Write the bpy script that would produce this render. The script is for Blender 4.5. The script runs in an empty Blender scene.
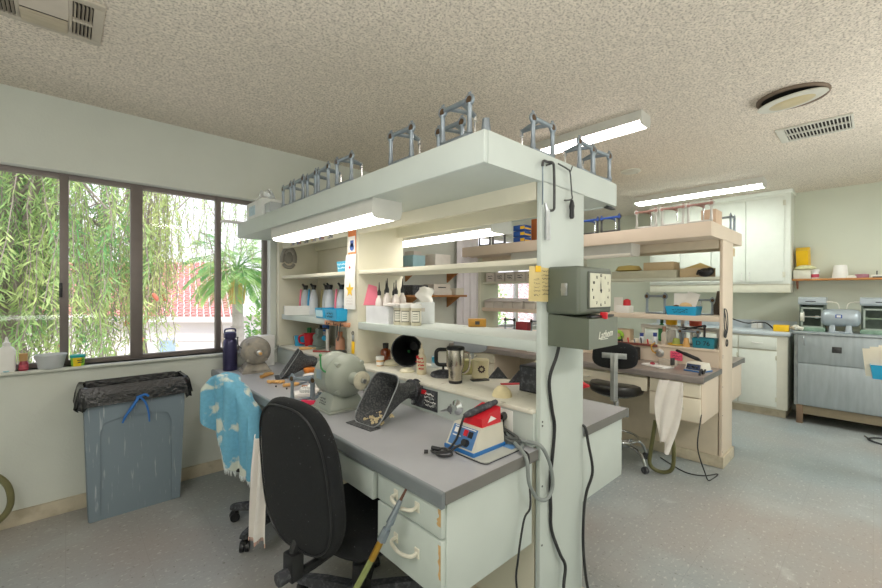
import bpy, bmesh, math, random
from mathutils import Vector, Matrix, Euler
random.seed(7)
PI = math.pi
scn = bpy.context.scene
COL = scn.collection
R = math.radians

# ------------------------------------------------------------------ mesh builder
class MB:
    def __init__(self):
        self.v = []; self.f = []; self.m = []; self.M = Matrix.Identity(4); self.mi = 0
    def at(self, loc=(0, 0, 0), rot=(0, 0, 0), scale=(1, 1, 1)):
        self.M = Matrix.LocRotScale(Vector(loc), Euler(rot), Vector(scale)); return self
    def add(self, vs, fs):
        o = len(self.v); M = self.M
        self.v += [tuple(M @ Vector(p)) for p in vs]
        self.f += [tuple(i + o for i in f) for f in fs]
        self.m += [self.mi] * len(fs)
        return self
    def box(self, x0, x1, y0, y1, z0, z1, b=0.0, top=None):
        """box; top=(sx,sy) scales the top face about its centre (taper)"""
        if top is None and b > 0:
            bm = bmesh.new(); bmesh.ops.create_cube(bm, size=1)
            for v in bm.verts:
                v.co = Vector(((x0 + x1) / 2 + v.co.x * (x1 - x0), (y0 + y1) / 2 + v.co.y * (y1 - y0), (z0 + z1) / 2 + v.co.z * (z1 - z0)))
            bmesh.ops.bevel(bm, geom=list(bm.edges), offset=b, segments=2, affect='EDGES', profile=0.5)
            bm.verts.index_update()
            self.add([v.co.copy() for v in bm.verts], [[v.index for v in f.verts] for f in bm.faces]); bm.free()
            return self
        cx, cy = (x0 + x1) / 2, (y0 + y1) / 2; sx, sy = top or (1, 1)
        X0, X1 = cx + (x0 - cx) * sx, cx + (x1 - cx) * sx; Y0, Y1 = cy + (y0 - cy) * sy, cy + (y1 - cy) * sy
        vs = [(x0, y0, z0), (x1, y0, z0), (x1, y1, z0), (x0, y1, z0), (X0, Y0, z1), (X1, Y0, z1), (X1, Y1, z1), (X0, Y1, z1)]
        fs = [(0, 3, 2, 1), (4, 5, 6, 7), (0, 1, 5, 4), (1, 2, 6, 5), (2, 3, 7, 6), (3, 0, 4, 7)]
        if b > 0:
            bm = bmesh.new(); bv = [bm.verts.new(p) for p in vs]
            for f in fs: bm.faces.new([bv[i] for i in f])
            bmesh.ops.bevel(bm, geom=list(bm.edges), offset=b, segments=2, affect='EDGES', profile=0.5)
            bm.verts.index_update()
            self.add([v.co.copy() for v in bm.verts], [[v.index for v in f.verts] for f in bm.faces]); bm.free()
            return self
        return self.add(vs, fs)
    def cbox(self, c, s, b=0.0):
        return self.box(c[0] - s[0] / 2, c[0] + s[0] / 2, c[1] - s[1] / 2, c[1] + s[1] / 2, c[2] - s[2] / 2, c[2] + s[2] / 2, b)
    def loft(self, rings, cap0=True, cap1=True, closed=True):
        n = len(rings[0]); vs = [p for r in rings for p in r]; fs = []
        for i in range(len(rings) - 1):
            for j in range(n if closed else n - 1):
                k = (j + 1) % n
                fs.append((i * n + j, i * n + k, (i + 1) * n + k, (i + 1) * n + j))
        if cap0: fs.append(tuple(range(n - 1, -1, -1)))
        if cap1: fs.append(tuple((len(rings) - 1) * n + j for j in range(n)))
        return self.add(vs, fs)
    def cyl(self, p0, p1, r0, r1=None, n=14, cap=True):
        r1 = r0 if r1 is None else r1
        p0, p1 = Vector(p0), Vector(p1); d = (p1 - p0).normalized()
        q = d.to_track_quat('Z', 'Y'); a = q @ Vector((1, 0, 0)); b = q @ Vector((0, 1, 0))
        ring = lambda p, r: [p + (a * math.cos(2 * PI * i / n) + b * math.sin(2 * PI * i / n)) * r for i in range(n)]
        return self.loft([ring(p0, r0), ring(p1, r1)], cap, cap)
    def lathe(self, prof, o=(0, 0, 0), n=22, axis=(0, 0, 1), cap0=True, cap1=True, sx=1, sy=1):
        o = Vector(o); q = Vector(axis).normalized().to_track_quat('Z', 'Y')
        rings = [[o + q @ Vector((sx * r * math.cos(2 * PI * i / n), sy * r * math.sin(2 * PI * i / n), z)) for i in range(n)] for r, z in prof]
        return self.loft(rings, cap0, cap1)
    def ball(self, c, r, n=14):
        r = (r, r, r) if isinstance(r, (int, float)) else r
        m = n // 2
        rings = [[(c[0] + r[0] * math.sin(PI * max(.03, min(m - .03, i)) / m) * math.cos(2 * PI * j / n), c[1] + r[1] * math.sin(PI * max(.03, min(m - .03, i)) / m) * math.sin(2 * PI * j / n), c[2] - r[2] * math.cos(PI * i / m)) for j in range(n)] for i in range(m + 1)]
        return self.loft(rings)
    def tube(self, pts, r, n=8, smooth=True, closed=False, k=6):
        P = [Vector(p) for p in pts]
        if smooth and len(P) > 2:
            Q = []; L = len(P); rng = range(L if closed else L - 1)
            for i in rng:
                g = (lambda t: P[t % L]) if closed else (lambda t: P[min(max(t, 0), L - 1)])
                a, b, c, d = g(i - 1), g(i), g(i + 1), g(i + 2)
                for s in range(k):
                    t = s / k
                    Q.append(.5 * ((2 * b) + (c - a) * t + (2 * a - 5 * b + 4 * c - d) * t * t + (3 * b - a - 3 * c + d) * t ** 3))
            if not closed: Q.append(P[-1])
            P = Q
        rings = []; N = len(P); up = None
        for i, p in enumerate(P):
            if closed: d = P[(i + 1) % N] - P[i - 1]
            else: d = P[min(i + 1, N - 1)] - P[max(i - 1, 0)]
            d = d.normalized() if d.length > 1e-9 else Vector((0, 0, 1))
            if up is None: up = d.orthogonal().normalized()
            up = (up - d * up.dot(d)); up = up.normalized() if up.length > 1e-6 else d.orthogonal().normalized()
            s = d.cross(up); rr = r[min(i * len(r) // N, len(r) - 1)] if isinstance(r, (list, tuple)) else r
            rings.append([p + (up * math.cos(2 * PI * j / n) + s * math.sin(2 * PI * j / n)) * rr for j in range(n)])
        if closed: rings.append(rings[0])
        return self.loft(rings, not closed, not closed)
    def torus(self, c, R_, r, axis=(0, 0, 1), n=20, m=8):
        q = Vector(axis).normalized().to_track_quat('Z', 'Y'); c = Vector(c)
        return self.tube([c + q @ Vector((R_ * math.cos(2 * PI * i / n), R_ * math.sin(2 * PI * i / n), 0)) for i in range(n)], r, m, smooth=False, closed=True)
    def prism(self, poly, z0, z1):
        n = len(poly)
        return self.loft([[(x, y, z0) for x, y in poly], [(x, y, z1) for x, y in poly]])
    def grid(self, fn, nu, nv, thick=0.0):
        P = [[Vector(fn(i / nu, j / nv)) for j in range(nv + 1)] for i in range(nu + 1)]
        vs = [p for row in P for p in row]; w = nv + 1
        fs = [(i * w + j, (i + 1) * w + j, (i + 1) * w + j + 1, i * w + j + 1) for i in range(nu) for j in range(nv)]
        if thick:
            o = len(vs); nrm = []
            for i in range(nu + 1):
                for j in range(nv + 1):
                    a = P[min(i + 1, nu)][j] - P[max(i - 1, 0)][j]; b = P[i][min(j + 1, nv)] - P[i][max(j - 1, 0)]
                    c = a.cross(b); nrm.append(c.normalized() if c.length > 1e-9 else Vector((0, 0, 1)))
            vs = vs + [p - q * thick for p, q in zip(vs, nrm)]
            fs = fs + [tuple(reversed([a + o for a in f])) for f in fs]
            e = [i * w for i in range(nu + 1)] + [nu * w + j for j in range(1, nv + 1)] + [i * w + nv for i in range(nu - 1, -1, -1)] + [j for j in range(nv - 1, 0, -1)]
            for a, b in zip(e, e[1:] + e[:1]): fs.append((b, a, a + o, b + o))
        return self.add(vs, fs)
    def build(self, name, mat, parent=None, sharp=35, fix=True):
        me = bpy.data.meshes.new(name); me.from_pydata(self.v, [], self.f)
        mats = mat if isinstance(mat, (list, tuple)) else [mat]
        for m in mats: me.materials.append(m)
        if len(mats) > 1: me.polygons.foreach_set('material_index', self.m)
        if fix:
            bm = bmesh.new(); bm.from_mesh(me); bmesh.ops.recalc_face_normals(bm, faces=bm.faces); bm.to_mesh(me); bm.free()
        if sharp:
            me.polygons.foreach_set('use_smooth', [True] * len(me.polygons)); me.set_sharp_from_angle(angle=R(sharp))
        o = bpy.data.objects.new(name, me); COL.objects.link(o)
        if parent: o.parent = parent
        return o

def tag(o, label=None, cat=None, group=None, kind=None):
    if label: o['label'] = label
    if cat: o['category'] = cat
    if group: o['group'] = group
    if kind: o['kind'] = kind
    return o
def thing(name, label, cat, loc=(0, 0, 0), rz=0, group=None):
    o = bpy.data.objects.new(name, None); COL.objects.link(o); o.empty_display_size = .05
    o.location = loc; o.rotation_euler = (0, 0, rz)
    return tag(o, label, cat, group)
def single(name, mb, mat, label, cat, loc=None, rz=0, group=None, sharp=35):
    o = mb.build(name, mat, None, sharp)
    if loc is not None: o.location = loc
    o.rotation_euler = (0, 0, rz)
    return tag(o, label, cat, group)
def struct(name, mb, mat, sharp=0, parent=None):
    o = mb.build(name, mat, parent, sharp)
    if not parent: o['kind'] = 'structure'
    return o
def kids(o): return [c for c in bpy.data.objects if c.parent == o]
def dup(o, label=None, loc=None, rz=None, group=None, parent=None, name=None, mats=None):
    c = o.copy(); COL.objects.link(c); c.parent = parent
    if label: c['label'] = label
    if group: c['group'] = group
    if loc is not None: c.location = loc
    if rz is not None: c.rotation_euler = (0, 0, rz)
    if mats and c.type == 'MESH' and o.name.split('.')[0] in mats:
        c.data = c.data.copy(); c.data.materials[0] = mats[o.name.split('.')[0]]
    for ch in kids(o): dup(ch, parent=c, mats=mats)
    return c

def text_mb(mb, s, size, loc, ux, uy, shear=0.0, align='CENTER', depth=0.0006, bold=0.0):
    """adds the letters of s to mb: ux, uy are the text's right and up directions"""
    cu = bpy.data.curves.new('t', 'FONT'); cu.body = s; cu.size = size; cu.align_x = align; cu.align_y = 'CENTER'
    cu.extrude = depth; cu.shear = shear; cu.offset = bold
    ob = bpy.data.objects.new('t', cu); me = bpy.data.meshes.new_from_object(ob)
    ux, uy = Vector(ux), Vector(uy); n = ux.cross(uy); L = Vector(loc)
    mb.add([L + ux * v.co.x + uy * v.co.y + n * (v.co.z + depth) for v in me.vertices], [tuple(p.vertices) for p in me.polygons])
    bpy.data.objects.remove(ob); bpy.data.curves.remove(cu); bpy.data.meshes.remove(me)
    return mb
def scribble(mb, loc, ux, uy, w, h, rows=4, t=.0012, seed=1, lift=.0008):
    """rows of illegible handwriting as short flat pen strokes"""
    rnd = random.Random(seed); ux, uy = Vector(ux), Vector(uy); n = ux.cross(uy); L = Vector(loc)
    for r in range(rows):
        y = h * (.5 - (r + .5) / rows); x = -w / 2 + rnd.random() * w * .1
        while x < w / 2 * rnd.uniform(.6, 1):
            a = L + ux * x + uy * (y + rnd.uniform(-.5, .5) * h / rows * .6) + n * lift
            x += w * rnd.uniform(.04, .1)
            b = L + ux * x + uy * (y + rnd.uniform(-.5, .5) * h / rows * .6) + n * lift
            d = (b - a).normalized(); s = n.cross(d) * t / 2
            mb.add([a - s, b - s, b + s, a + s], [(0, 1, 2, 3)])
            if rnd.random() < .25: x += w * .05
    return mb

# ------------------------------------------------------------------ materials
def hexc(h):
    if isinstance(h, str):
        h = h.lstrip('#'); c = [int(h[i:i + 2], 16) / 255 for i in (0, 2, 4)]
        return tuple(((x / 12.92) if x <= .04045 else ((x + .055) / 1.055) ** 2.4) for x in c)
    return tuple(h)
_mats = {}
def mat(name, col, rough=.5, metal=0, var=.06, vscale=14, bump=0, bscale=60, col2=None, mix=(.45, .6), coat=0, emit=0, alpha=1, trans=0, vdet=3, stretch=None, sub=0):
    if name in _mats: return _mats[name]
    m = bpy.data.materials.new(name); m.use_nodes = True; nt = m.node_tree; N = nt.nodes; Lk = nt.links
    p = N['Principled BSDF']; c = hexc(col)
    p.inputs['Roughness'].default_value = rough; p.inputs['Metallic'].default_value = metal
    if coat: p.inputs['Coat Weight'].default_value = coat
    if alpha < 1: p.inputs['Alpha'].default_value = alpha
    if trans: p.inputs['Transmission Weight'].default_value = trans
    if sub:
        p.inputs['Subsurface Weight'].default_value = sub; p.inputs['Subsurface Radius'].default_value = (.01, .008, .006)
    tc = N.new('ShaderNodeTexCoord'); src = tc.outputs['Object']
    if stretch:
        mp = N.new('ShaderNodeMapping'); mp.inputs['Scale'].default_value = stretch; Lk.new(src, mp.inputs[0]); src = mp.outputs[0]
    nz = N.new('ShaderNodeTexNoise'); nz.inputs['Scale'].default_value = vscale; nz.inputs['Detail'].default_value = vdet; Lk.new(src, nz.inputs['Vector'])
    ramp = N.new('ShaderNodeValToRGB'); Lk.new(nz.outputs['Fac'], ramp.inputs[0])
    if col2 is None:
        a = tuple(x * (1 - var) for x in c); b = tuple(min(1, x * (1 + var)) for x in c); lo, hi = .3, .7
    else: a, b = c, hexc(col2); lo, hi = mix
    ramp.color_ramp.elements[0].position = lo; ramp.color_ramp.elements[1].position = hi
    ramp.color_ramp.elements[0].color = (*a, 1); ramp.color_ramp.elements[1].color = (*b, 1)
    Lk.new(ramp.outputs[0], p.inputs['Base Color'])
    if emit:
        Lk.new(ramp.outputs[0], p.inputs['Emission Color']); p.inputs['Emission Strength'].default_value = emit
    if bump:
        n2 = N.new('ShaderNodeTexNoise'); n2.inputs['Scale'].default_value = bscale; n2.inputs['Detail'].default_value = 4; Lk.new(src, n2.inputs['Vector'])
        bp = N.new('ShaderNodeBump'); bp.inputs['Strength'].default_value = bump; bp.inputs['Distance'].default_value = .01
        Lk.new(n2.outputs['Fac'], bp.inputs['Height']); Lk.new(bp.outputs[0], p.inputs['Normal'])
    _mats[name] = m
    return m

def add_layer(m, fac_fn, col):
    """mix another colour over a material's base colour with a node-built mask"""
    nt = m.node_tree; p = nt.nodes['Principled BSDF']; old = p.inputs['Base Color'].links[0].from_socket
    mx = nt.nodes.new('ShaderNodeMix'); mx.data_type = 'RGBA'; mx.inputs[7].default_value = (*hexc(col), 1)
    nt.links.new(old, mx.inputs[6]); nt.links.new(fac_fn(nt), mx.inputs[0]); nt.links.new(mx.outputs[2], p.inputs['Base Color'])
def noise_mask(scale, lo, hi, detail=4, stretch=(1, 1, 1), amount=1.0, rot=(0, 0, 0)):
    def fn(nt):
        N, Lk = nt.nodes, nt.links
        tc = N.new('ShaderNodeTexCoord'); mp = N.new('ShaderNodeMapping'); mp.inputs['Scale'].default_value = stretch; mp.inputs['Rotation'].default_value = rot
        Lk.new(tc.outputs['Object'], mp.inputs[0]); nz = N.new('ShaderNodeTexNoise'); nz.inputs['Scale'].default_value = scale; nz.inputs['Detail'].default_value = detail
        Lk.new(mp.outputs[0], nz.inputs['Vector']); r = N.new('ShaderNodeMapRange'); r.inputs[1].default_value = lo; r.inputs[2].default_value = hi; r.inputs[4].default_value = amount
        Lk.new(nz.outputs['Fac'], r.inputs[0]); return r.outputs[0]
    return fn

# walls
M_wall = mat('wall_paint', '#cdd1c8', .8, var=.03, vscale=3, bump=.08, bscale=90)
add_layer(M_wall, noise_mask(2.2, .55, .8, 6, amount=.25), '#b9b49c')
M_farwall = mat('far_wall_paint', '#ccd0bf', .8, var=.03, vscale=2, bump=.06, bscale=90)
# popcorn ceiling
def popcorn():
    m = mat('popcorn_ceiling', '#e6dccd', .95, var=.12, vscale=45, col2=None)
    nt = m.node_tree; N, Lk = nt.nodes, nt.links; p = N['Principled BSDF']
    tc = N.new('ShaderNodeTexCoord')
    vo = N.new('ShaderNodeTexVoronoi'); vo.inputs['Scale'].default_value = 150; vo.inputs['Randomness'].default_value = 1; Lk.new(tc.outputs['Object'], vo.inputs['Vector'])
    nz = N.new('ShaderNodeTexNoise'); nz.inputs['Scale'].default_value = 130; nz.inputs['Detail'].default_value = 5; Lk.new(tc.outputs['Object'], nz.inputs['Vector'])
    ad = N.new('ShaderNodeMath'); ad.operation = 'SUBTRACT'; Lk.new(nz.outputs['Fac'], ad.inputs[0]); Lk.new(vo.outputs['Distance'], ad.inputs[1])
    bp = N.new('ShaderNodeBump'); bp.inputs['Strength'].default_value = .55; bp.inputs['Distance'].default_value = .008; Lk.new(ad.outputs[0], bp.inputs['Height']); Lk.new(bp.outputs[0], p.inputs['Normal'])
    return m
M_ceil = popcorn()
add_layer(M_ceil, noise_mask(92, .50, .62, 2, amount=.55), '#857a6a')
add_layer(M_ceil, noise_mask(.7, .5, .75, 3, amount=.25), '#b4ab9c')
# worn vinyl tile floor
def floor_mat():
    m = mat('vinyl_tile_floor', '#8f999a', .42, var=.05, vscale=60)
    nt = m.node_tree; N, Lk = nt.nodes, nt.links; p = N['Principled BSDF']
    add_layer(m, noise_mask(.55, .40, .62, 3, amount=.75), '#a0948a')
    add_layer(m, noise_mask(1.6, .52, .72, 5, amount=.45), '#afb9b9')
    add_layer(m, noise_mask(38, .60, .70, 3, stretch=(1, 1.6, 1), amount=.45), '#d4d2cc')
    add_layer(m, noise_mask(46, .63, .72, 3, stretch=(1.5, 1, 1), amount=.65), '#69675f')
    add_layer(m, noise_mask(5, .66, .8, 6, amount=.55), '#c9cdca')
    def tiles(nt):
        tc = N.new('ShaderNodeTexCoord'); br = N.new('ShaderNodeTexBrick'); br.offset = 0; br.inputs['Scale'].default_value = 1
        br.inputs['Brick Width'].default_value = .305; br.inputs['Row Height'].default_value = .305; br.inputs['Mortar Size'].default_value = .0016
        Lk.new(tc.outputs['Object'], br.inputs['Vector'])
        mt = N.new('ShaderNodeMath'); mt.operation = 'MULTIPLY'; mt.inputs[1].default_value = .2; Lk.new(br.outputs['Fac'], mt.inputs[0]); return mt.outputs[0]
    add_layer(m, tiles, '#6d6a64')
    return m
M_floor = floor_mat()
M_base = mat('baseboard_paint', '#c3b9a2', .7, var=.1, vscale=9); add_layer(M_base, noise_mask(14, .5, .7, 5, amount=.5), '#9c8f76')
M_bronze = mat('bronze_window_frame', '#756c68', .45, .3, var=.05)
M_white_trim = mat('white_trim', '#e6e4e2', .6, var=.03)
# benches
M_bench = mat('bench_white_paint', '#c0c9c3', .5, var=.03, vscale=5)
add_layer(M_bench, noise_mask(5, .62, .85, 6, stretch=(1, 1, .3), amount=.3), '#b3b0a0')
M_cream = mat('bench_cream_paint', '#dad5c0', .55, var=.03, vscale=5)
M_bench2 = mat('second_bench_paint', '#d8c8b4', .5, var=.03, vscale=5)
M_bench2i = mat('second_bench_inner_paint', '#d3d5c3', .5, var=.03, vscale=5)
M_lam = mat('grey_laminate', '#a5a6aa', .28, var=.07, vscale=5, vdet=6); add_layer(M_lam, noise_mask(4, .55, .8, 7, amount=.4), '#b3b1ae')
M_lam_edge = mat('laminate_edge', '#6f7679', .35, var=.06, vscale=8)
M_lam2 = mat('second_grey_laminate', '#8a7f76', .38, var=.08, vscale=6, stretch=(3, .4, 1))
M_paintwood = mat('chipped_drawer_paint', '#bdc7c0', .5, var=.03); add_layer(M_paintwood, noise_mask(7, .70, .74, 5, amount=.8), '#c2a176')
M_drawer2 = mat('second_drawer_paint', '#e4dcc8', .5, var=.03)
M_handle = mat('cream_pull', '#d8d5c4', .4, var=.04)
# common
M_black = mat('black_plastic', '#17181a', .45, var=.15); M_blk_fab = mat('black_fabric', '#0d1013', .95, var=.3, vscale=70, bump=.3, bscale=400)
add_layer(M_blk_fab, noise_mask(90, .70, .76, 2, amount=.3), '#8f9498')
M_black_dusty = mat('dusty_black', '#33353a', .7, var=.25, vscale=30); add_layer(M_black_dusty, noise_mask(60, .5, .75, 5, amount=.5), '#7d7f83')
M_vinyl = mat('black_vinyl', '#1b1a19', .3, var=.15, vscale=9)
M_steel = mat('articulator_metal', '#8f9aa3', .38, .75, var=.1, vscale=30); M_steel_d = mat('articulator_dark_metal', '#4b4c4c', .45, .7, var=.15, vscale=40)
M_brass = mat('tarnished_brass_joint', '#5a4632', .5, .6, var=.2, vscale=60)
M_chrome = mat('chrome', '#cfd2d4', .15, 1, var=.02); M_alu = mat('brushed_aluminium', '#b9bcbd', .32, .9, var=.06, vscale=30)
M_copper = mat('copper_joint', '#a07a70', .4, .5, var=.1); M_nickel = mat('pale_nickel', '#c2c0ba', .3, .6, var=.05)
M_blue = mat('blue_bin_plastic', '#22a3d6', .4, var=.05); M_bluejoint = mat('blue_joint', '#2456b8', .45, var=.1); M_teal = mat('teal_bin_plastic', '#1f7d92', .45, var=.05)
M_ink = mat('ink', '#20232b', .7, var=.05); M_paper = mat('white_paper', '#eeece6', .8, var=.02); M_white = mat('white_plastic', '#e9e8e4', .4, var=.02)
M_offwhite = mat('offwhite_plastic', '#dcd8ca', .5, var=.04); M_red = mat('red_plastic', '#c81d2a', .35, var=.06); M_yellow = mat('yellow_plastic', '#f0bf19', .4, var=.05)
M_green = mat('green_plastic', '#2f8a4a', .4, var=.06); M_pink = mat('pink_plastic', '#f07a92', .5, var=.05); M_orange = mat('orange_wax', '#dca862', .5, var=.1)
M_amber = mat('amber_glass', '#7b3413', .12, var=.12, coat=.5); M_wood = mat('wood', '#a7713f', .6, var=.2, vscale=20, stretch=(1, 8, 8)); M_card = mat('cardboard', '#c9b28d', .8, var=.05)
M_greybox = mat('grey_cardboard', '#cfc8bf', .8, var=.05); M_plaster = mat('dental_plaster', '#e6dfc3', .85, var=.06, bump=.2); M_pinkwhite = mat('dusty_white', '#e9e2dc', .7, var=.05)
M_cord = mat('black_cord', '#1d1e20', .5, var=.1); M_gcord = mat('grey_cord', '#7f8684', .5, var=.08)
M_motor = mat('grey_green_enamel', '#979d91', .45, var=.07, vscale=9); M_motor_d = mat('dusty_grey_enamel', '#8d877c', .6, var=.15, vscale=14)
add_layer(M_motor_d, noise_mask(18, .5, .75, 5, amount=.6), '#b7a98f')
M_clear = mat('clear_plastic', '#dfe6e8', .15, var=.02, trans=.55)

# ------------------------------------------------------------------ camera
HC = 1.3401
def camera():
    f, yaw, pit, rol = 403.76, R(42.913), R(-.232), R(.211)
    fwd = Vector((math.sin(yaw) * math.cos(pit), math.cos(yaw) * math.cos(pit), math.sin(pit)))
    rt = Vector((math.cos(yaw), -math.sin(yaw), 0)); up = rt.cross(fwd)
    r2 = rt * math.cos(rol) + up * math.sin(rol); u2 = -rt * math.sin(rol) + up * math.cos(rol)
    cd = bpy.data.cameras.new('camera'); co = bpy.data.objects.new('camera', cd); COL.objects.link(co)
    m = Matrix((r2, u2, -fwd)).transposed().to_4x4(); m.translation = (0, 0, HC); co.matrix_world = m
    cd.sensor_width = 36; cd.lens = f / 882 * 36; cd.clip_start = .02; cd.clip_end = 300
    scn.camera = co
camera()

# ------------------------------------------------------------------ room shell
X0, X1, Y0, Y1, HZ = -1.7, 6.16, -2.3, 3.34, 2.5
b = MB(); b.box(X0 - .1, X1 + .1, Y0 - .1, Y1 + .1, -.1, 0); struct('floor', b, M_floor)
b = MB(); b.box(X0 - .1, X1 + .1, Y0 - .1, Y1 + .16, HZ, HZ + .1); struct('ceiling', b, M_ceil)
W1, W2, WZ0, WZ1 = (-.87, 1.215), (3.66, 5.6), .88, 2.065
b = MB(); t = (Y1, Y1 + .14)
b.box(X0, X1, *t, 0, WZ0).box(X0, X1, *t, WZ1, HZ)
b.box(X0, W1[0], *t, WZ0, WZ1).box(W1[1], W2[0], *t, WZ0, WZ1).box(W2[1], X1, *t, WZ0, WZ1); struct('wall_window_side', b, M_wall)
b = MB(); b.box(X1, X1 + .1, Y0, Y1 + .14, 0, HZ); struct('wall_far_side', b, M_farwall)
b = MB(); b.box(X0 - .1, X0, Y0, Y1 + .14, 0, HZ); struct('wall_left_side', b, M_wall)
b = MB(); b.box(X0 - .1, X1 + .1, Y0 - .1, Y0, 0, HZ); struct('wall_behind_camera', b, M_wall)
b = MB(); b.box(X0, 1.26, Y1 - .016, Y1, 0, .085).box(1.62, 3.68, Y1 - .016, Y1, 0, .085); struct('baseboard_window_side', b, M_base)
b = MB(); b.box(X1 - .015, X1, Y0, .55, 0, .085); struct('baseboard_far_side', b, M_base)
b = MB(); b.box(X0, 1.26, Y1 - .03, Y1 + .08, WZ0 - .018, WZ0, .005); struct('trim_1', b, M_wall, 35)
b = MB(); b.box(3.62, 5.64, Y1 - .03, Y1 + .08, WZ0 - .018, WZ0, .005); struct('trim_2', b, M_white_trim, 35)

M_glass = bpy.data.materials.new('window_glass'); M_glass.use_nodes = True
nt = M_glass.node_tree; nt.nodes.clear(); o_ = nt.nodes.new('ShaderNodeOutputMaterial'); mx = nt.nodes.new('ShaderNodeMixShader'); tr = nt.nodes.new('ShaderNodeBsdfTransparent'); gl = nt.nodes.new('ShaderNodeBsdfGlossy')
gl.inputs['Roughness'].default_value = .03; mx.inputs[0].default_value = .012; nt.links.new(tr.outputs[0], mx.inputs[1]); nt.links.new(gl.outputs[0], mx.inputs[2]); nt.links.new(mx.outputs[0], o_.inputs[0])
def window(n, xr, mull, frame_mat):
    a, c = xr; y0, y1 = Y1 + .075, Y1 + .12
    b = MB(); b.box(a, c, y0, y1, WZ0, WZ0 + .028).box(a, c, y0, y1, WZ1 - .03, WZ1).box(a, a + .03, y0, y1, WZ0, WZ1).box(c - .03, c, y0, y1, WZ0, WZ1)
    f = struct('window_%d' % n, b, frame_mat, 0)
    edges = [a + .015] + [m[0] for m in mull] + [c - .015]
    for x, w in mull:
        b = MB(); b.box(x - w / 2, x + w / 2, y0 - .008, y1 - .004, WZ0 + .01, WZ1 - .01, .003)
        b.build('mullion', frame_mat, f, 35)
    for i in range(len(edges) - 1):
        b = MB(); b.box(edges[i], edges[i + 1], Y1 + .097, Y1 + .100, WZ0 + .02, WZ1 - .02); b.build('pane', M_glass, f, 0)
    return f
wf = window(1, W1, [(-.44, .03), (-.007, .042), (.353, .066), (.853, .036)], M_bronze)
b = MB(); b.box(-.03, -.014, Y1 + .055, Y1 + .07, 1.30, 1.39, .003); b.build('latch', M_black, wf, 35)
window(2, W2, [(4.1, .04), (4.62, .06), (5.1, .04)], M_white_trim)

# ------------------------------------------------------------------ outdoors
def leafmat(n, c1, c2):
    m = mat(n, c1, .6, var=.1, vscale=1.6, col2=c2, mix=(.35, .65), vdet=4)
    p = m.node_tree.nodes['Principled BSDF']
    t = m.node_tree.nodes.new('ShaderNodeBsdfTranslucent'); ms = m.node_tree.nodes.new('ShaderNodeMixShader'); ms.inputs[0].default_value = .35
    lk = m.node_tree.links; lk.new(p.inputs['Base Color'].links[0].from_socket, t.inputs['Color'])
    out = m.node_tree.nodes['Material Output']; lk.new(p.outputs[0], ms.inputs[1]); lk.new(t.outputs[0], ms.inputs[2]); lk.new(ms.outputs[0], out.inputs[0])
    return m
M_leafA = leafmat('bottlebrush_leaf', '#67a35b', '#c9d98a'); M_leafB = leafmat('palm_leaf', '#69a862', '#b9d488'); M_leafC = leafmat('shrub_leaf', '#5f9a4d', '#b9d27f')
M_hedge = leafmat('hedge_leaf', '#6f9f4a', '#b0cd72')
M_bark = mat('bark', '#8a7f73', .9, var=.15, vscale=9); M_palmtrunk = mat('palm_trunk', '#b7b0a6', .9, var=.1, vscale=9)
M_stucco = mat('stucco', '#ebe4e2', .9, var=.02); M_tile = mat('red_roof_tile', '#d08f88', .75, var=.18, vscale=5)
M_ground = mat('outdoor_ground', '#b9b2a4', .95, var=.1, vscale=1); M_flower = mat('red_bloom', '#dd7a60', .7, var=.1)
GZ = -2.9
b = MB(); b.box(-60, 90, 3.9, 110, GZ - .2, GZ); struct('ground_outside', b, M_ground)
def leaf(mb, p, d, L, w, nrm):
    s = d.cross(nrm).normalized() * w
    mb.add([p, p + d * L * .45 + s, p + d * L, p + d * L * .45 - s], [(0, 1, 2, 3)])
def weeping_tree(name, label, base, top, strands, sp, mat_, seed, fl=0, zmin=lambda x, r: -9, tr=.17):
    rnd = random.Random(seed); t = thing(name, label, 'tree', base)
    h = top - base[2]
    b = MB(); b.tube([(0, 0, 0), (.1, .05, h * .35), (-.05, .1, h * .6), (.1, 0, h * .85)], [tr, tr * .9, tr * .7, tr * .4], 9); b.build('trunk', M_bark, t)
    br = MB(); lf = MB(); bl = MB()
    for i in range(strands):
        x, y = sp(rnd); z = h * rnd.uniform(.62, 1.0); a0 = Vector((.02, .05, h * rnd.uniform(.5, .8)))
        p0 = Vector((x, y, z)); Ls = max(.5, min(rnd.uniform(1.6, 4.2), z + base[2] - zmin(x + base[0], rnd)))
        if i % 6 == 0: br.tube([a0, (a0 + p0) / 2 + Vector((0, 0, .5)), p0], [tr * .25, tr * .18, .012], 5)
        sw = Vector((rnd.uniform(-.25, .25), rnd.uniform(-.2, .2), 0)); p = p0.copy(); n = int(Ls / .05); pts = [p0]
        for k in range(n):
            q = k / n; p = p + Vector((sw.x * .03 + .012 * math.sin(k * .3 + i), sw.y * .03, -.05 * (1 - .25 * math.exp(-k / 6))))
            if k % 12 == 0: pts.append(p.copy())
            for _ in range(2):
                d = Vector((rnd.gauss(0, .55), rnd.gauss(0, .55), -.75 + rnd.gauss(0, .25))).normalized()
                leaf(lf, p, d, rnd.uniform(.09, .17), .0095, Vector((rnd.gauss(0, 1), rnd.gauss(0, 1), rnd.gauss(0, .4))).normalized())
        pts.append(p)
        if len(pts) > 2: br.tube(pts, .006, 4, smooth=False)
        if fl and rnd.random() < fl: bl.lathe([(.012, 0), (.03, .03), (.034, .09), (.02, .13)], p, 7, (rnd.gauss(0, .3), rnd.gauss(0, .3), -1))
    br.build('branches', M_bark, t, 0, False); lf.build('foliage', mat_, t, 0, False)
    if fl: bl.build('blooms', M_flower, t, 60)
    return t
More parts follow.
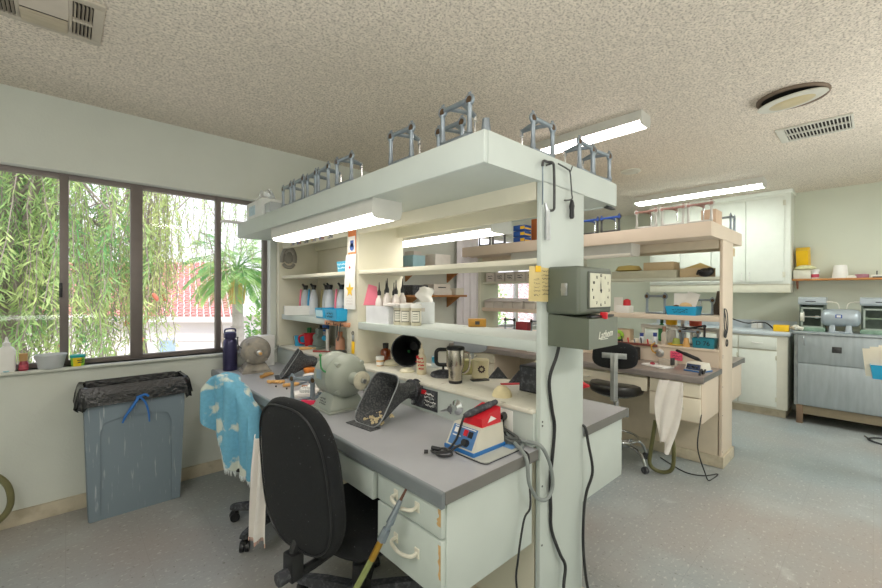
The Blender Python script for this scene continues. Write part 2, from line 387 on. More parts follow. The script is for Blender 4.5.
weeping_tree('bottlebrush_tree', 'large weeping green tree close outside the left window panes', (-.55, 7.6, GZ), 4.3, 330,
             lambda r: (r.gauss(-.12, .72), r.uniform(-1.5, 1.3)), M_leafA, 3, .06, lambda x, r: r.uniform(-1.2, .2) if x < -.75 else r.uniform(-.6, 1.2))
M_leafA2 = leafmat('yellow_green_leaf', '#9bbd68', '#dcdc98')
weeping_tree('weeping_tree', 'yellow-green weeping tree trailing over the second and third window panes', (.92, 8.6, GZ), 4.5, 95,
             lambda r: (r.gauss(.05, .34), r.uniform(-1.0, 1.0)), M_leafA2, 9, .05, lambda x, r: .1 + (x - .6) * 1.3 + r.uniform(-.3, .8), .08)
weeping_tree('pepper_tree', 'thin hanging green branches in front of the pale sky beside the wide mullion', (2.36, 9.3, GZ), 4.6, 26,
             lambda r: (r.uniform(-.8, .6), r.uniform(-.8, .8)), leafmat('pepper_leaf', '#93bf7c', '#cfdca4'), 5, 0, lambda x, r: r.uniform(1.3, 2.6), .035)

# hip-roofed building across the yard, turned with the street
def house(name, label, D, r0, r1, zeave, zridge, depth, yaw, hipr, win, tilem):
    t = thing(name, label, 'building', (math.sin(yaw) * D, math.cos(yaw) * D, GZ), -yaw)
    e = zeave - GZ; rg = zridge - GZ
    b = MB(); b.box(r0, r1, 0, depth, 0, e); b.build('wall', M_stucco, t)
    b = MB(); b.box(r0 - .02, r1 + .02, -.05, 0, e - .95, e - .87); b.build('wall_band', M_stucco, t)
    rf = MB(); ov = .35
    P = lambda x, y, z: (x, y, z)
    hip = hipr
    A, Bq, Cq, Dq = (r0 - ov, -ov, e), (r1 + ov, -ov, e), (r1 + ov, depth + ov, e), (r0 - ov, depth + ov, e)
    E_, F_ = (r0 + 1, depth / 2, rg), (r1 - hip, depth / 2, rg)
    rf.add([A, Bq, Cq, Dq, E_, F_], [(0, 1, 5, 4), (1, 2, 5), (2, 3, 4, 5), (3, 0, 4), (0, 3, 2, 1)]); ro = rf.build('roof', M_stucco, t, 0)
    # tiles as real half-round courses on the front slope
    tl = MB(); A_, B_, F2, E2 = map(Vector, (A, Bq, F_, E_)); rows = 26; slope = (E2 - A_); 
    for i in range(rows):
        q0, q1 = i / rows, (i + 1.15) / rows
        def edge(q): return A_.lerp(E2, q), B_.lerp(F2, q)
        l0, rr0 = edge(q0); l1, rr1 = edge(min(1, q1)); n = max(4, int((rr0 - l0).length / .26))
        nr = Vector((0, -(rg - e), depth / 2)).normalized(); nr = Vector((0, -nr.y * -1 * -1, abs(nr.z)))
        nrm = Vector((0, -(rg - e) / (depth / 2), 1)).normalized()
        for k in range(n):
            a0 = l0.lerp(rr0, k / n); a1 = l0.lerp(rr0, (k + .82) / n); c0 = l1.lerp(rr1, k / n); c1 = l1.lerp(rr1, (k + .82) / n)
            up0, up1 = nrm * .11, nrm * .06
            tl.add([a0 + nrm * .02, a0.lerp(a1, .25) + up0, a0.lerp(a1, .75) + up0, a1 + nrm * .02, c0, c0.lerp(c1, .25) + up1, c0.lerp(c1, .75) + up1, c1],
                   [(0, 1, 5, 4), (1, 2, 6, 5), (2, 3, 7, 6), (0, 1, 2, 3)])
    tl.build('roof_tiles', tilem, ro, 0, False)
    b = MB(); b.box(r0 - ov, r1 + ov, -ov - .03, -ov + .02, e - .2, e + .01); b.build('fascia', M_stucco, t)
    for x, z, w, h in win:
        b = MB(); b.box(x - w / 2, x + w / 2, -.04, .02, z - GZ, z - GZ + h); f = b.build('window_frame', M_white_trim, t)
        b = MB(); b.box(x - w / 2 + .06, x + w / 2 - .06, -.05, -.03, z - GZ + .05, z - GZ + h - .05); b.build('window_glass', mat('outdoor_glass', '#9fb6cc', .2, var=.1), f)
    return t
house('tiled_roof_building', 'white building with red clay tile hip roof across the yard', 16, -24, -8.2, .35, 2.75, 8, R(42.9), 2.4, [(-10.8, -1.3, .75, .85), (-17.2, -1.3, .8, .85)], M_tile)
house('neighbour_building', 'pale building with pinkish tile roof seen through the window behind the benches', 17, 1.5, 10, .2, 2.2, 7, R(42.9), 2.0, [(4, -1.3, .8, .9)], mat('pale_roof_tile', '#e3c4c2', .75, var=.1, vscale=5))

def hedge(label, c, s, seed):
    rnd = random.Random(seed); b = MB()
    b.box(-s[0] / 2 + .06, s[0] / 2 - .06, -s[1] / 2 + .06, s[1] / 2 - .06, 0, s[2] - .06, .15)
    for i in range(int(900 * s[0])):
        x, z = rnd.uniform(-.5, .5) * s[0], rnd.uniform(0, 1) * s[2]; y = -s[1] / 2 + rnd.uniform(0, .08)
        if rnd.random() < .4: y = rnd.uniform(-.5, .5) * s[1]; z = s[2] - rnd.uniform(0, .06)
        leaf(b, Vector((x, y, z)), Vector((rnd.gauss(0, 1), rnd.gauss(-.6, .5), rnd.gauss(.3, .8))).normalized(), .11, .03, Vector((rnd.gauss(0, 1), -1, rnd.gauss(0, 1))).normalized())
    single('hedge', b, M_hedge, label, 'hedge', c, -R(42.9), sharp=0)
hedge('clipped green hedge at the wall foot left of the wide mullion', (.5 + .35, 14.6, GZ), (3.2, .8, 1.55), 1)
hedge('clipped green hedge at the wall foot right of the small blue window', (3.55, 12.9, GZ), (2.3, .8, 1.65), 2)

def bush(name, label, base, r, hgt, n, m, seed, L=.14, w=.03):
    rnd = random.Random(seed); t = thing(name, label, 'tree', base); b = MB(); br = MB()
    br.tube([(0, 0, 0), (.05, 0, hgt * .35), (0, .05, hgt * .6)], [.1, .08, .05], 7)
    for i in range(9):
        a = i * 2.4; br.tube([(0, 0, hgt * (.2 + .04 * i)), (r * .5 * math.cos(a), r * .5 * math.sin(a), hgt * (.45 + .05 * i))], [.04, .015], 5)
    br.build('trunk', M_bark, t, 0)
    for i in range(n):
        v = Vector((rnd.gauss(0, 1), rnd.gauss(0, 1), rnd.gauss(0, 1))).normalized() * rnd.uniform(.55, 1)
        p = Vector((v.x * r, v.y * r, hgt * .6 + v.z * hgt * .42)); p += Vector((math.sin(i), math.cos(i * 1.7), math.sin(i * .7))) * .1
        leaf(b, p, Vector((rnd.gauss(0, 1), rnd.gauss(0, 1), rnd.gauss(-.2, .7))).normalized(), L * rnd.uniform(.7, 1.3), w, Vector((rnd.gauss(0, 1), rnd.gauss(0, 1), rnd.gauss(0, 1))).normalized())
    b.build('foliage', m, t, 0, False)
bush('garden_tree', 'bushy pale green tree right of the palm behind the narrow window pane', (5.0, 12.2, GZ), 1.25, 4.6, 5200, M_leafC, 4)
bush('garden_tree', 'dark leafy tree beyond the far window behind the benches', (9.6, 9.6, GZ), 1.9, 5.2, 5000, M_leafB, 6)
bush('garden_tree', 'light leafy tree seen in the narrow window strip behind the benches', (8.0, 10.8, GZ), 1.4, 4.6, 4500, M_leafC, 8)

def palm(label, base, h, n, L, seed):
    rnd = random.Random(seed); t = thing('palm_tree', label, 'tree', base); b = MB()
    b.tube([(0, 0, 0), (.03, 0, h * .5), (0, .02, h)], [.15, .13, .12], 10)
    for i in range(16): b.torus((0, 0, h * (i + .5) / 16), .135, .012, n=12, m=5)
    b.build('trunk', M_palmtrunk, t); f = MB(); d_ = MB()
    for i in range(n):
        a = i * 2.399; el = R(75 - 95 * i / n); g = f
        p = Vector((0, 0, h)); d = Vector((math.cos(a) * math.cos(el), math.sin(a) * math.cos(el), math.sin(el))); pts = [p.copy()]
        for k in range(22):
            d = (d + Vector((0, 0, -.062))).normalized(); p = p + d * L / 22; pts.append(p.copy())
            if k > 3:
                sd = d.cross(Vector((0, 0, 1))).normalized()
                for s in (-1, 1):
                    for q in range(2):
                        dd = (sd * s + d * .7 + Vector((0, 0, -.45))).normalized()
                        leaf(f, p + d * (q * L / 44), dd, .42 * (1 - .55 * abs(k / 22 - .45)), .014, Vector((rnd.gauss(0, .3), rnd.gauss(0, .3), 1)).normalized())
        f.tube(pts, .012, 4, smooth=False)
    f.build('fronds', M_leafB, t, 0, False)
    for i in range(12): d_.tube([(0, 0, h - .05), (.16 * math.cos(i), .16 * math.sin(i), h - .25), (.13 * math.cos(i), .13 * math.sin(i), h - .8)], .025, 5)
    d_.build('dry_fronds', mat('dry_frond', '#d8b26a', .8, var=.15), t)
palm('feather palm with grey trunk outside the narrow right window pane', (2.95, 10.2, GZ), 4.75, 30, 1.12, 2)

# ------------------------------------------------------------------ world, sun and fill lights
w = bpy.data.worlds.new('world'); scn.world = w; w.use_nodes = True; nt = w.node_tree; bg = nt.nodes['Background']
tc = nt.nodes.new('ShaderNodeTexCoord'); sp = nt.nodes.new('ShaderNodeSeparateXYZ'); rp = nt.nodes.new('ShaderNodeValToRGB')
nt.links.new(tc.outputs['Generated'], sp.inputs[0]); nt.links.new(sp.outputs['Z'], rp.inputs[0]); nt.links.new(rp.outputs[0], bg.inputs[0])
rp.color_ramp.elements[0].color = (.93, .90, .97, 1); rp.color_ramp.elements[1].color = (.72, .80, 1, 1); rp.color_ramp.elements[1].position = .8
bg.inputs[1].default_value = SKY = 1.7
sd = bpy.data.lights.new('sun', 'SUN'); sd.energy = 3.6; sd.angle = R(12); sd.color = (1, .96, .9)
so = bpy.data.objects.new('sun', sd); COL.objects.link(so); so.rotation_euler = Vector((.25, .62, -.85)).to_track_quat('-Z', 'Y').to_euler()
def area(name, loc, sx, sy, e, col, rot=(0, 0, 0)):
    l = bpy.data.lights.new(name, 'AREA'); l.shape = 'RECTANGLE'; l.size = sx; l.size_y = sy; l.energy = e; l.color = col
    o = bpy.data.objects.new(name, l); COL.objects.link(o); o.location = loc; o.rotation_euler = rot; return o
# portals guide the sky's light in through the two windows
for nm, x, sx in (('window_portal', .17, 2.1), ('far_window_portal', 4.63, 1.95)):
    p_ = area(nm, (x, 3.5, 1.47), sx, 1.2, 1, (1, 1, 1), (R(-90), 0, 0)); p_.data.cycles.is_portal = True
# fill lights added out of view, some aimed up to bounce off the ceiling
area('fill_light', (1.6, -1.1, 2.42), 1.2, .3, 24, (1, .97, .93)); area('fill_light', (4.4, -1.2, 2.42), 1.2, .3, 36, (.95, 1, .99)); area('fill_light', (-.9, .4, 2.42), .3, 1.2, 20, (1, .98, .96))
area('upward_fill_light', (-.3, -.5, 1.0), 1.2, 1.2, 50, (1, .98, .97), (PI, 0, 0)); area('upward_fill_light', (3.6, -1.0, .9), 1.6, 1.2, 27, (1, .99, .96), (PI, 0, 0))
scn.view_settings.view_transform = 'Standard'; scn.view_settings.look = 'None'; scn.view_settings.exposure = 0.18; scn.view_settings.gamma = 1.06
scn.cycles.max_bounces = 8; scn.cycles.diffuse_bounces = 6; scn.cycles.transparent_max_bounces = 12; scn.cycles.use_denoising = True
scn.cycles.sample_clamp_indirect = 6

M_bare = mat('bare_wood_chip', '#c9a36a', .8, var=.15, vscale=60)
M_ledge = mat('stained_ledge_paint', '#d6d3c4', .55, var=.03); add_layer(M_ledge, noise_mask(6, .5, .78, 6, amount=.5), '#b9b394'); add_layer(M_ledge, noise_mask(40, .64, .72, 3, amount=.6), '#8f8670')
def Wm(loc): 
    b = MB(); b.M = Matrix.Translation(-Vector(loc)); return b

# ------------------------------------------------------------------ benches
def bench(dx, which, mo, mi, mtop, mlam, medge, mdraw):
    dy = [0, -.045][which]; loc = (1.435 + dx, 2.09 + dy, 0); nb = lambda: Wm((loc[0] - dx, loc[1] - dy, 0))
    pre = 'near' if which == 0 else 'far'
    s = thing('shelving_partition', ['white double-sided shelving partition standing down the middle of the near workbench', 'pinkish cream shelving partition of the far workbench in front of the white cabinets'][which], 'shelving', loc)
    def pt(name, m, *boxes, bev=.003, par=None):
        b = nb()
        for q in boxes: b.box(*q, bev)
        return b.build(name, m, par or s)
    pt('end_panel', mo, (1.286, 1.605, .84, .861, 0, 1.757))
    pt('middle_divider', mi, (1.285, 1.625, 2.115, 2.245, .905, 1.757))
    pt('window_divider', mi, (1.262, 1.60, 3.285, 3.335, .905, 1.757))
    if which == 0: pt('back_panel', M_cream, (1.596, 1.611, 2.245, 3.285, .905, 1.757))
    pt('top_shelf', mo, (.984, 1.902, .86, 3.313, 1.757, 1.775), (.984, 1.902, .86, 3.313, 1.845, 1.8565), bev=0)
    pt('fascia', mo, (.964, .984, .84, 3.333, 1.752, 1.857), (1.902, 1.922, .84, 3.333, 1.752, 1.857), bev=.004)
    pt('end_fascia', mo, (.984, 1.902, .84, .86, 1.752, 1.857), (.984, 1.902, 3.313, 3.333, 1.752, 1.857), bev=0)
    pt('beam', mtop, (1.29, 1.318, .868, 3.285, 1.69, 1.757), (1.57, 1.595, .868, 3.285, 1.69, 1.757), bev=0)
    for z0, z1 in ((1.447, 1.470), (1.118, 1.160)):
        for y0, y1 in ((.861, 2.115), (2.245, 3.285)):
            pt('shelf', mi if z1 > 1.3 else mo, (1.287, 1.612, y0, y1, z0, z1))
    pt('ledge', M_ledge if which == 0 else mo, (1.262, 1.63, .861, 3.285, .888, .905), bev=.004)
    pt('riser', mo, (1.27, 1.29, .861, 3.335, .765, .888), (1.60, 1.62, .868, 3.335, .765, .888), (1.29, 1.60, .868, .88, .765, .888), bev=0)
    pt('knee_wall', mtop, (1.29, 1.58, .868, 3.335, 0, .72), bev=0)
    pt('baseboard', M_base, (1.272, 1.619, .826, .84, 0, .085), (1.272, 1.286, .84, 3.33, 0, .085), (1.605, 1.619, .826, .868, 0, .085), bev=.002)
    sc = nb()
    for z in (.12, .40, .62, .845, .86):
        sc.cyl((1.298, .841, z), (1.298, .8385, z), .004, n=8)
    sc.build('screw', M_steel_d, s, 0)
    # worktops, front and rear
    for side in (0, 1):
        b = nb(); x0, x1 = ((.80, 1.27), (1.62, 2.058))[side]
        L = ['grey laminate worktop of the near workbench on the window and chair side', 'grey laminate worktop on the rear aisle side of the near workbench',
             'brownish grey worktop of the far workbench behind the round stool', 'grey worktop on the cabinet side of the far workbench'][which * 2 + side]
        wt = thing('worktop', L, 'worktop', (loc[0] + (-.4 if side == 0 else .4), loc[1], .725))
        b = Wm((wt.location.x - dx, loc[1] - dy, .725)); b.box(x0, x1, .842, 3.333, .728, .764); b.build('top', mlam, wt, 0)
        b = Wm((wt.location.x - dx, loc[1] - dy, .725)); xe, sg = ((.80, -1), (2.058, 1))[side]
        prof = [(xe, .7642), (xe + sg * .006, .7645), (xe + sg * .011, .761), (xe + sg * .013, .755), (xe + sg * .013, .718), (xe, .718)]
        b.loft([[(x, .840, z) for x, z in prof], [(x, 3.334, z) for x, z in prof]]); b.build('front_edge', medge, wt, 50)
        b = Wm((wt.location.x - dx, loc[1] - dy, .725)); b.box(min(x0, xe), max(x1, xe), .838, .842, .727, .764); b.build('end_edge', mat('dark_laminate_edge', '#6b6a66', .4), wt, 0)
    # drawer cabinets hung under the worktops
    def cabinet(xf, sg, y0, y1, zb, label, dr, hx=True):
        """xf: x of the drawer faces, sg=-1 when they face -x"""
        xb = 1.26 if sg < 0 else 1.63
        t = thing('drawer_cabinet', label, 'cabinet', ((xf + xb) / 2 + dx, (y0 + y1) / 2 + dy, zb))
        nbx = lambda: Wm(((xf + xb) / 2, (y0 + y1) / 2, zb))
        b = nbx(); xi = xf - sg * .018; b.box(min(xi, xb), max(xi, xb), y0, y1, zb, .716, .002); b.build('body', mo, t)
        for za, zc, ya, yc in dr:
            b = nbx(); b.box(min(xf, xi - sg * .001), max(xf, xi - sg * .001), ya, yc, za, zc, .003); d = b.build('drawer', mdraw, t)
            b = nbx(); ym = (ya + yc) / 2; zm = (za + zc) / 2 - .005; o = sg * .03
            b.tube([(xf, ym - .055, zm + .012), (xf + o * .8, ym - .05, zm + .008), (xf + o, ym, zm), (xf + o * .8, ym + .05, zm + .008), (xf, ym + .055, zm + .012)], .006, 8)
            b.box(xf - .001 if sg > 0 else xf - .004, xf + .004 if sg > 0 else xf + .001, ym - .066, ym - .044, zm - .004, zm + .028, .002); b.box(xf - .001 if sg > 0 else xf - .004, xf + .004 if sg > 0 else xf + .001, ym + .044, ym + .066, zm - .004, zm + .028, .002)
            b.build('handle', M_handle, d, 50)
            if which == 0 and y0 < 1 and sg < 0:
                b = nbx(); rq = random.Random(int(za * 999)); zs_ = [za + .006 + (zc - za - .012) * (.35 + .62 * i / 8) for i in range(9)]
                b.add([(xf - .0006, ya + .002, z) for z in zs_] + [(xf - .0006, ya + .004 + rq.uniform(.004, .017) * (1 if za > .6 else .7), z) for z in zs_], [(i, i + 1, i + 10, i + 9) for i in range(8)]); b.build('chipped_patch', M_bare, d, 0, False)
        return t
    A = ['near', 'far'][which]
    zb = .415 if which == 0 else .43
    cabinet(.808, -1, .858, 1.20, zb, ['two-drawer white cabinet with chipped paint at the near end of the near workbench', 'cream drawer cabinet with a white cloth hung on it at the far workbench'][which],
            [(.612, .708, .864, 1.194), (zb + .012, .604, .864, 1.194)])
    cabinet(.808, -1, 2.70, 3.30, zb, ['white drawer cabinet under the near worktop by the window, behind the blue towel', 'cream drawer cabinet under the far worktop by the window wall'][which], [(.612, .708, 2.706, 3.294), (zb + .012, .604, 2.706, 3.294)])
    cabinet(2.05, 1, .858, 1.25, .435, ['white end cabinet under the rear worktop of the near workbench', 'cream end cabinet on the cabinet side of the far workbench'][which], [(.612, .708, .864, 1.244), (.447, .604, .864, 1.244)])
    # shallow drawer in the knee space
    t = thing('pencil_drawer', ['shallow white drawer under the near worktop between the two office chairs', 'shallow cream drawer under the far worktop behind the black stool'][which], 'drawer', (1.0 + dx, 1.7 + dy, .60))
    b = Wm((1.0, 1.7, .60)); b.box(.83, 1.24, 1.23, 2.20, .61, .716); b.build('box', mdraw, t, 0)
    b = Wm((1.0, 1.7, .60)); b.box(.800, .826, 1.212, 2.21, .600, .700, .004); b.build('front', mdraw, t)
    b = Wm((1.0, 1.7, .60)); b.tube([(.80, 1.66, .65), (.778, 1.67, .648), (.774, 1.71, .646), (.778, 1.75, .648), (.80, 1.76, .65)], .005, 8); b.build('handle', M_handle, t, 50)
    return s
bench(0, 0, M_bench, M_cream, M_cream, M_lam, M_lam_edge, M_paintwood)
bench(2.40, 1, M_bench2, M_bench2i, mat('second_bench_knee_paint', '#d5c9b3', .6, var=.04), M_lam2, mat('second_laminate_edge', '#837c78', .4), M_drawer2)

# ------------------------------------------------------------------ lamps
M_tube = mat('lit_diffuser', '#fff8ee', .4, var=.01, emit=7.5); M_tube_c = mat('lit_diffuser_cool', '#f4fff6', .4, var=.01, emit=22.0); M_tube_p = mat('lit_diffuser_pink', '#fff2ec', .4, var=.01, emit=15.0)
M_fix = mat('lamp_housing', '#cfcfc8', .45, var=.03)
def fixture(label, x0, x1, y0, y1, ztop, zbot, em, name='fluorescent_lamp'):
    t = thing(name, label, 'lamp', ((x0 + x1) / 2, (y0 + y1) / 2, ztop)); h = (x1 - x0) / 2; L = (y1 - y0) / 2; d = ztop - zbot
    b = MB(); b.loft([[(-h * .96, y, 0), (h * .96, y, 0), (h, y, -d * .8), (-h, y, -d * .8)] for y in (-L + .012, L - .012)]); b.build('housing', M_fix, t, 0)
    b = MB(); pf = [(-h * .95, -d * .8), (-h * .85, -d * .95), (-h * .6, -d), (h * .6, -d), (h * .85, -d * .95), (h * .95, -d * .8)]
    b.loft([[(x, y, z) for x, z in pf] for y in (-L + .014, L - .014)]); b.build('diffuser', em, t, 40)
    for y0_, y1_ in ((-L, -L + .013), (L - .013, L)):
        b = MB(); pe = [(-h, 0), (-h * 1.02, -d * .6), (-h * .88, -d * .95), (-h * .6, -d * 1.03), (h * .6, -d * 1.03), (h * .88, -d * .95), (h * 1.02, -d * .6), (h, 0)]
        b.loft([[(x, y, z) for x, z in pe] for y in (y0_, y1_)]); b.build('end_cap', M_fix, t, 0)
    return t
fixture('long fluorescent lamp under the top shelf facing the near worktop', .985, 1.145, 1.50, 2.69, 1.757, 1.672, M_tube)
fixture('fluorescent lamp hung under the rear overhang of the near top shelf', 1.69, 1.87, 1.42, 2.60, 1.757, 1.672, M_tube)
fixture('fluorescent lamp under the top shelf of the far workbench beside the time clock', 3.44, 3.62, 1.38, 2.62, 1.757, 1.655, mat('lit_diffuser_low', '#efe9da', .4, var=.01, emit=.12))
fixture('ceiling fluorescent lamp above the wire frames on the near shelf end', 2.66, 2.81, 1.01, 2.22, 2.5, 2.42, M_tube_p)
fixture('ceiling fluorescent lamp nearest the tall white wall cabinets', 5.05, 5.24, .76, 2.0, 2.5, 2.415, M_tube_c)

# ------------------------------------------------------------------ ceiling fittings
M_vent = mat('vent_enamel', '#b5ac9c', .5, var=.06); M_dark = mat('dark_duct', '#1c1a18', .9); M_ventw = mat('vent_white', '#c9c8bd', .5, var=.05)
t = thing('ceiling_register', 'large beige ceiling air register with curved blades at the upper left', 'vent', (-.065, 2.31, 2.5))
b = MB()
for q in ((-.185, .185, -.178, -.14), (-.185, .185, .14, .178), (-.185, -.15, -.14, .14), (.15, .185, -.14, .14), (-.086, -.072, -.14, .14), (.072, .086, -.14, .14)): b.box(q[0], q[1], q[2], q[3], -.012, 0, .003)
b.build('frame', M_vent, t)
b = MB(); b.box(-.15, .15, -.14, .14, -.003, -.001); b.build('duct', M_dark, t, 0)
for sx in (-1, 1):
    b = MB()
    for i in range(5):
        x = sx * (.088 + .0125 * i)
        for y0, y1 in ((-.135, -.008), (.008, .135)):
            b.add([(x, y0, -.001), (x, y1, -.001), (x + sx * .008, y1, -.018), (x + sx * .008, y0, -.018)], [(0, 1, 2, 3)])
    b.box(sx * .118 - .032, sx * .118 + .032, -.008, .008, -.018, -.006); b.build('side_blades', M_vent, t, 0, False)
b = MB()
for i in range(8):
    y = -.132 + .02 * i; b.add([(-.072, y, -.002), (.072, y, -.002), (.072, y + .013, -.018), (-.072, y + .013, -.018)], [(0, 1, 2, 3)])
b.build('centre_blades', M_vent, t, 0, False)
b = MB(); b.box(-.072, .072, .03, .138, -.022, -.016, .003); b.build('damper_plate', mat('damper_plate', '#ada18a', .5, var=.1, stretch=(1, 9, 1)), t)
t = thing('ceiling_vent', 'rectangular white slotted return air grille in the ceiling at the right', 'vent', (3.845, .297, 2.5))
b = MB(); 
for q in ((-.165, .165, -.195, -.182), (-.165, .165, .150, .195), (-.165, -.145, -.182, .15), (.145, .165, -.182, .15)): b.box(*q, -.014, 0, .003)
b.build('frame', M_ventw, t)
b = MB(); b.box(-.145, .145, -.182, .15, -.003, -.001); b.build('duct', M_dark, t, 0)
b = MB()
for i in range(18): y = -.178 + i * .0186; b.box(-.145, .145, y, y + .0055, -.012, -.004)
b.box(-.007, .007, -.18, .15, -.013, -.003); b.build('slats', M_ventw, t, 0)
t = thing('recessed_light_trim', 'round ceiling light trim hanging loose and tilted from its dark hole', 'lamp', (3.13, .34, 2.5))
b = MB(); b.torus((0, 0, -.004), .155, .014, n=30); b.build('hole_rim', mat('stained_ceiling_edge', '#77685a', .95, var=.1, bump=.4), t, 60)
b = MB(); b.lathe([(.15, -.002), (.15, -.0035)], n=30); b.build('hole', M_dark, t, 0)
b = MB().at((-.01, .0, -.034), (R(-5), R(-7), 0)); b.lathe([(.10, .012), (.158, .006), (.16, 0), (.115, -.006), (.10, -.004)], n=34); b.build('ring', M_ventw, t, 50)
b = MB().at((-.01, .0, -.034), (R(-5), R(-7), 0)); b.lathe([(.108, -.003), (.10, -.0075), (.05, -.011)], n=30); b.build('lens', mat('beige_lens', '#bcae88', .4, var=.1), t, 50)
b = MB(); b.tube([(.05, .03, -.005), (.03, .05, -.02), (.05, -.02, -.024)], .004, 6); b.build('wire', M_black, t)
t = thing('ceiling_cover_plate', 'small round blank cover plate on the ceiling behind the near partition', 'cover plate', (3.93, 1.59, 2.5))
b = MB(); b.lathe([(.085, 0), (.085, -.008), (.075, -.014), (.02, -.017)], n=28); b.build('plate', M_ventw, t, 50)
b = MB(); b.lathe([(.006, -.012), (.006, -.022)], (.05, -.04, 0), 8); b.build('screw', M_chrome, t)

# ------------------------------------------------------------------ shape helpers
def cushion(mb, w, h, t, f, e=3.2, n=44, top=1.0):
    """padded slab: f(d,u,v) -> point; outline is a superellipse w x h, thickness t"""
    out = []
    for i in range(n):
        a = 2 * PI * i / n; c, s = math.cos(a), math.sin(a)
        u = math.copysign(abs(c) ** (2 / e), c) * w / 2; v = math.copysign(abs(s) ** (2 / e), s) * h / 2
        out.append((u * (1 + (top - 1) * (v / h + .5)), v))
    lay = [(-.5, .02), (-.5, .5), (-.47, .86), (-.36, .96), (-.12, 1), (.12, 1), (.36, .96), (.47, .86), (.5, .5), (.5, .02)]
    mb.loft([[f(d * t, u * s, v * s) for u, v in out] for d, s in lay]); return mb
def rrect(w, d, r, k=5):
    pts = []
    for cx, cy, a0 in ((w / 2 - r, d / 2 - r, 0), (-w / 2 + r, d / 2 - r, 90), (-w / 2 + r, -d / 2 + r, 180), (w / 2 - r, -d / 2 + r, 270)):
        for i in range(k + 1): a = R(a0 + 90 * i / k); pts.append((cx + r * math.cos(a), cy + r * math.sin(a)))
    return pts
def hollow(mb, w0, d0, w1, d1, h, t, r=.006, z=0):
    """open tray: outside tapering w0 x d0 (bottom) to w1 x d1 (top)"""
    O0, O1 = rrect(w0, d0, r), rrect(w1, d1, r); I1, I0 = rrect(w1 - 2 * t, d1 - 2 * t, max(.001, r - t / 2)), rrect(w0 - 2 * t, d0 - 2 * t, max(.001, r - t / 2))
    mb.loft([[(x, y, z) for x, y in O0], [(x, y, z + h) for x, y in O1], [(x, y, z + h) for x, y in I1], [(x, y, z + t) for x, y in I0]]); return mb
def cloth_cloud(fn, nu, nv, t=.004):
    b = MB(); b.grid(fn, nu, nv, t); return b

# ------------------------------------------------------------------ office chairs
def caster(par, p, yaw):
    b = MB(); c, s = math.cos(yaw), math.sin(yaw)
    for o in (-.013, .013): b.cyl((p[0] - s * (o - .009), p[1] + c * (o - .009), .026), (p[0] - s * (o + .009), p[1] + c * (o + .009), .026), .026, n=16)
    b.cyl((p[0], p[1], .03), (p[0], p[1], .075), .008); b.box(p[0] - .018, p[0] + .018, p[1] - .018, p[1] + .018, .034, .06, .008)
    b.build('caster', M_black, par)
def office_chair(label, loc, rz, a0, seatz, dust, sy=0):
    t = thing('office_chair', label, 'chair', loc, rz)
    b = MB(); b.lathe([(.05, .07), (.055, .12), (.03, .135), (.028, .22), (.018, .225), (.018, seatz - .1)], n=18); b.build('gas_column', M_black, t, 40)
    for k in range(5):
        a = a0 + 2 * PI * k / 5; c, s = math.cos(a), math.sin(a); L = .29; b = MB()
        def ring(r, w, z0, z1): return [(c * r - s * w, s * r + c * w, z0), (c * r + s * w, s * r - c * w, z0), (c * r + s * w * .7, s * r - c * w * .7, z1), (c * r - s * w * .7, s * r + c * w * .7, z1)]
        b.loft([ring(.03, .03, .075, .125), ring(.17, .027, .075, .115), ring(L, .022, .07, .098), ring(L + .02, .016, .072, .092)])
        lg = b.build('leg', dust, t, 50); caster(lg, (c * L, s * L), a + .6)
    b = MB(); cushion(b, .47, .46, .085, lambda d, u, v: (v + .02, u + sy, seatz - .045 + d + .10 * (v * v) * (1 if v < 0 else -.6)), e=3.6); b.build('seat', M_blk_fab, t, 60)
    b = MB(); b.box(-.12, .10, -.09, .09, seatz - .125, seatz - .085, .008).box(-.07, .07, -.05, .05, seatz - .16, seatz - .12, .006); b.cyl((.02, .09, seatz - .115), (.04, .20, seatz - .12), .007); b.cyl((.04, .17, seatz - .12), (.046, .225, seatz - .125), .012, .015); b.build('tilt_mechanism', M_black_dusty, t)
    if sy: return t
    b = MB(); b.tube([(-.08, 0, seatz - .11), (-.26, 0, seatz - .12), (-.315, 0, seatz - .08), (-.305, 0, seatz - .02), (-.27, 0, seatz + .04)], .017, 8); b.box(-.335, -.285, -.028, .028, seatz - .125, seatz - .03, .006); b.build('back_bar', M_black, t)
    b = MB(); b.cyl((-.325, 0, seatz - .10), (-.37, 0, seatz - .10), .024, n=9); b.cyl((-.325, 0, seatz - .10), (-.345, 0, seatz - .10), .012); b.build('back_knob', M_black_dusty, t)
    return t
CHA = (.893, 1.452, 0)
ch = office_chair('black fabric office chair in front, its tall backrest turned to the camera', CHA, R(11), R(34), .455, M_black_dusty)
b = MB(); cushion(b, .445, .555, .075, lambda d, u, v: (-.285 + d - .10 * (v + .1) - .9 * u * u * -.35, u, .688 + v), e=3.0, top=.88); b.build('backrest', M_blk_fab, ch, 60)
b = MB(); o = []
for i in range(45):
    a = 2 * PI * i / 44; c, s = math.cos(a), math.sin(a); u = math.copysign(abs(c) ** (2 / 3), c) * .2135; v = math.copysign(abs(s) ** (2 / 3), s) * .262; u *= 1 - .12 * (v / .55 + .5)
    o.append((-.318 - .10 * (v + .1) + .315 * u * u, u * .985, .688 + v * .985))
b.tube(o[:-1], .0035, 6, smooth=False, closed=True); b.build('piping', M_black, ch)
b = MB(); b.box(-.124, -.119, .02, .05, .345, .37); b.build('maker_label', M_paper, ch)

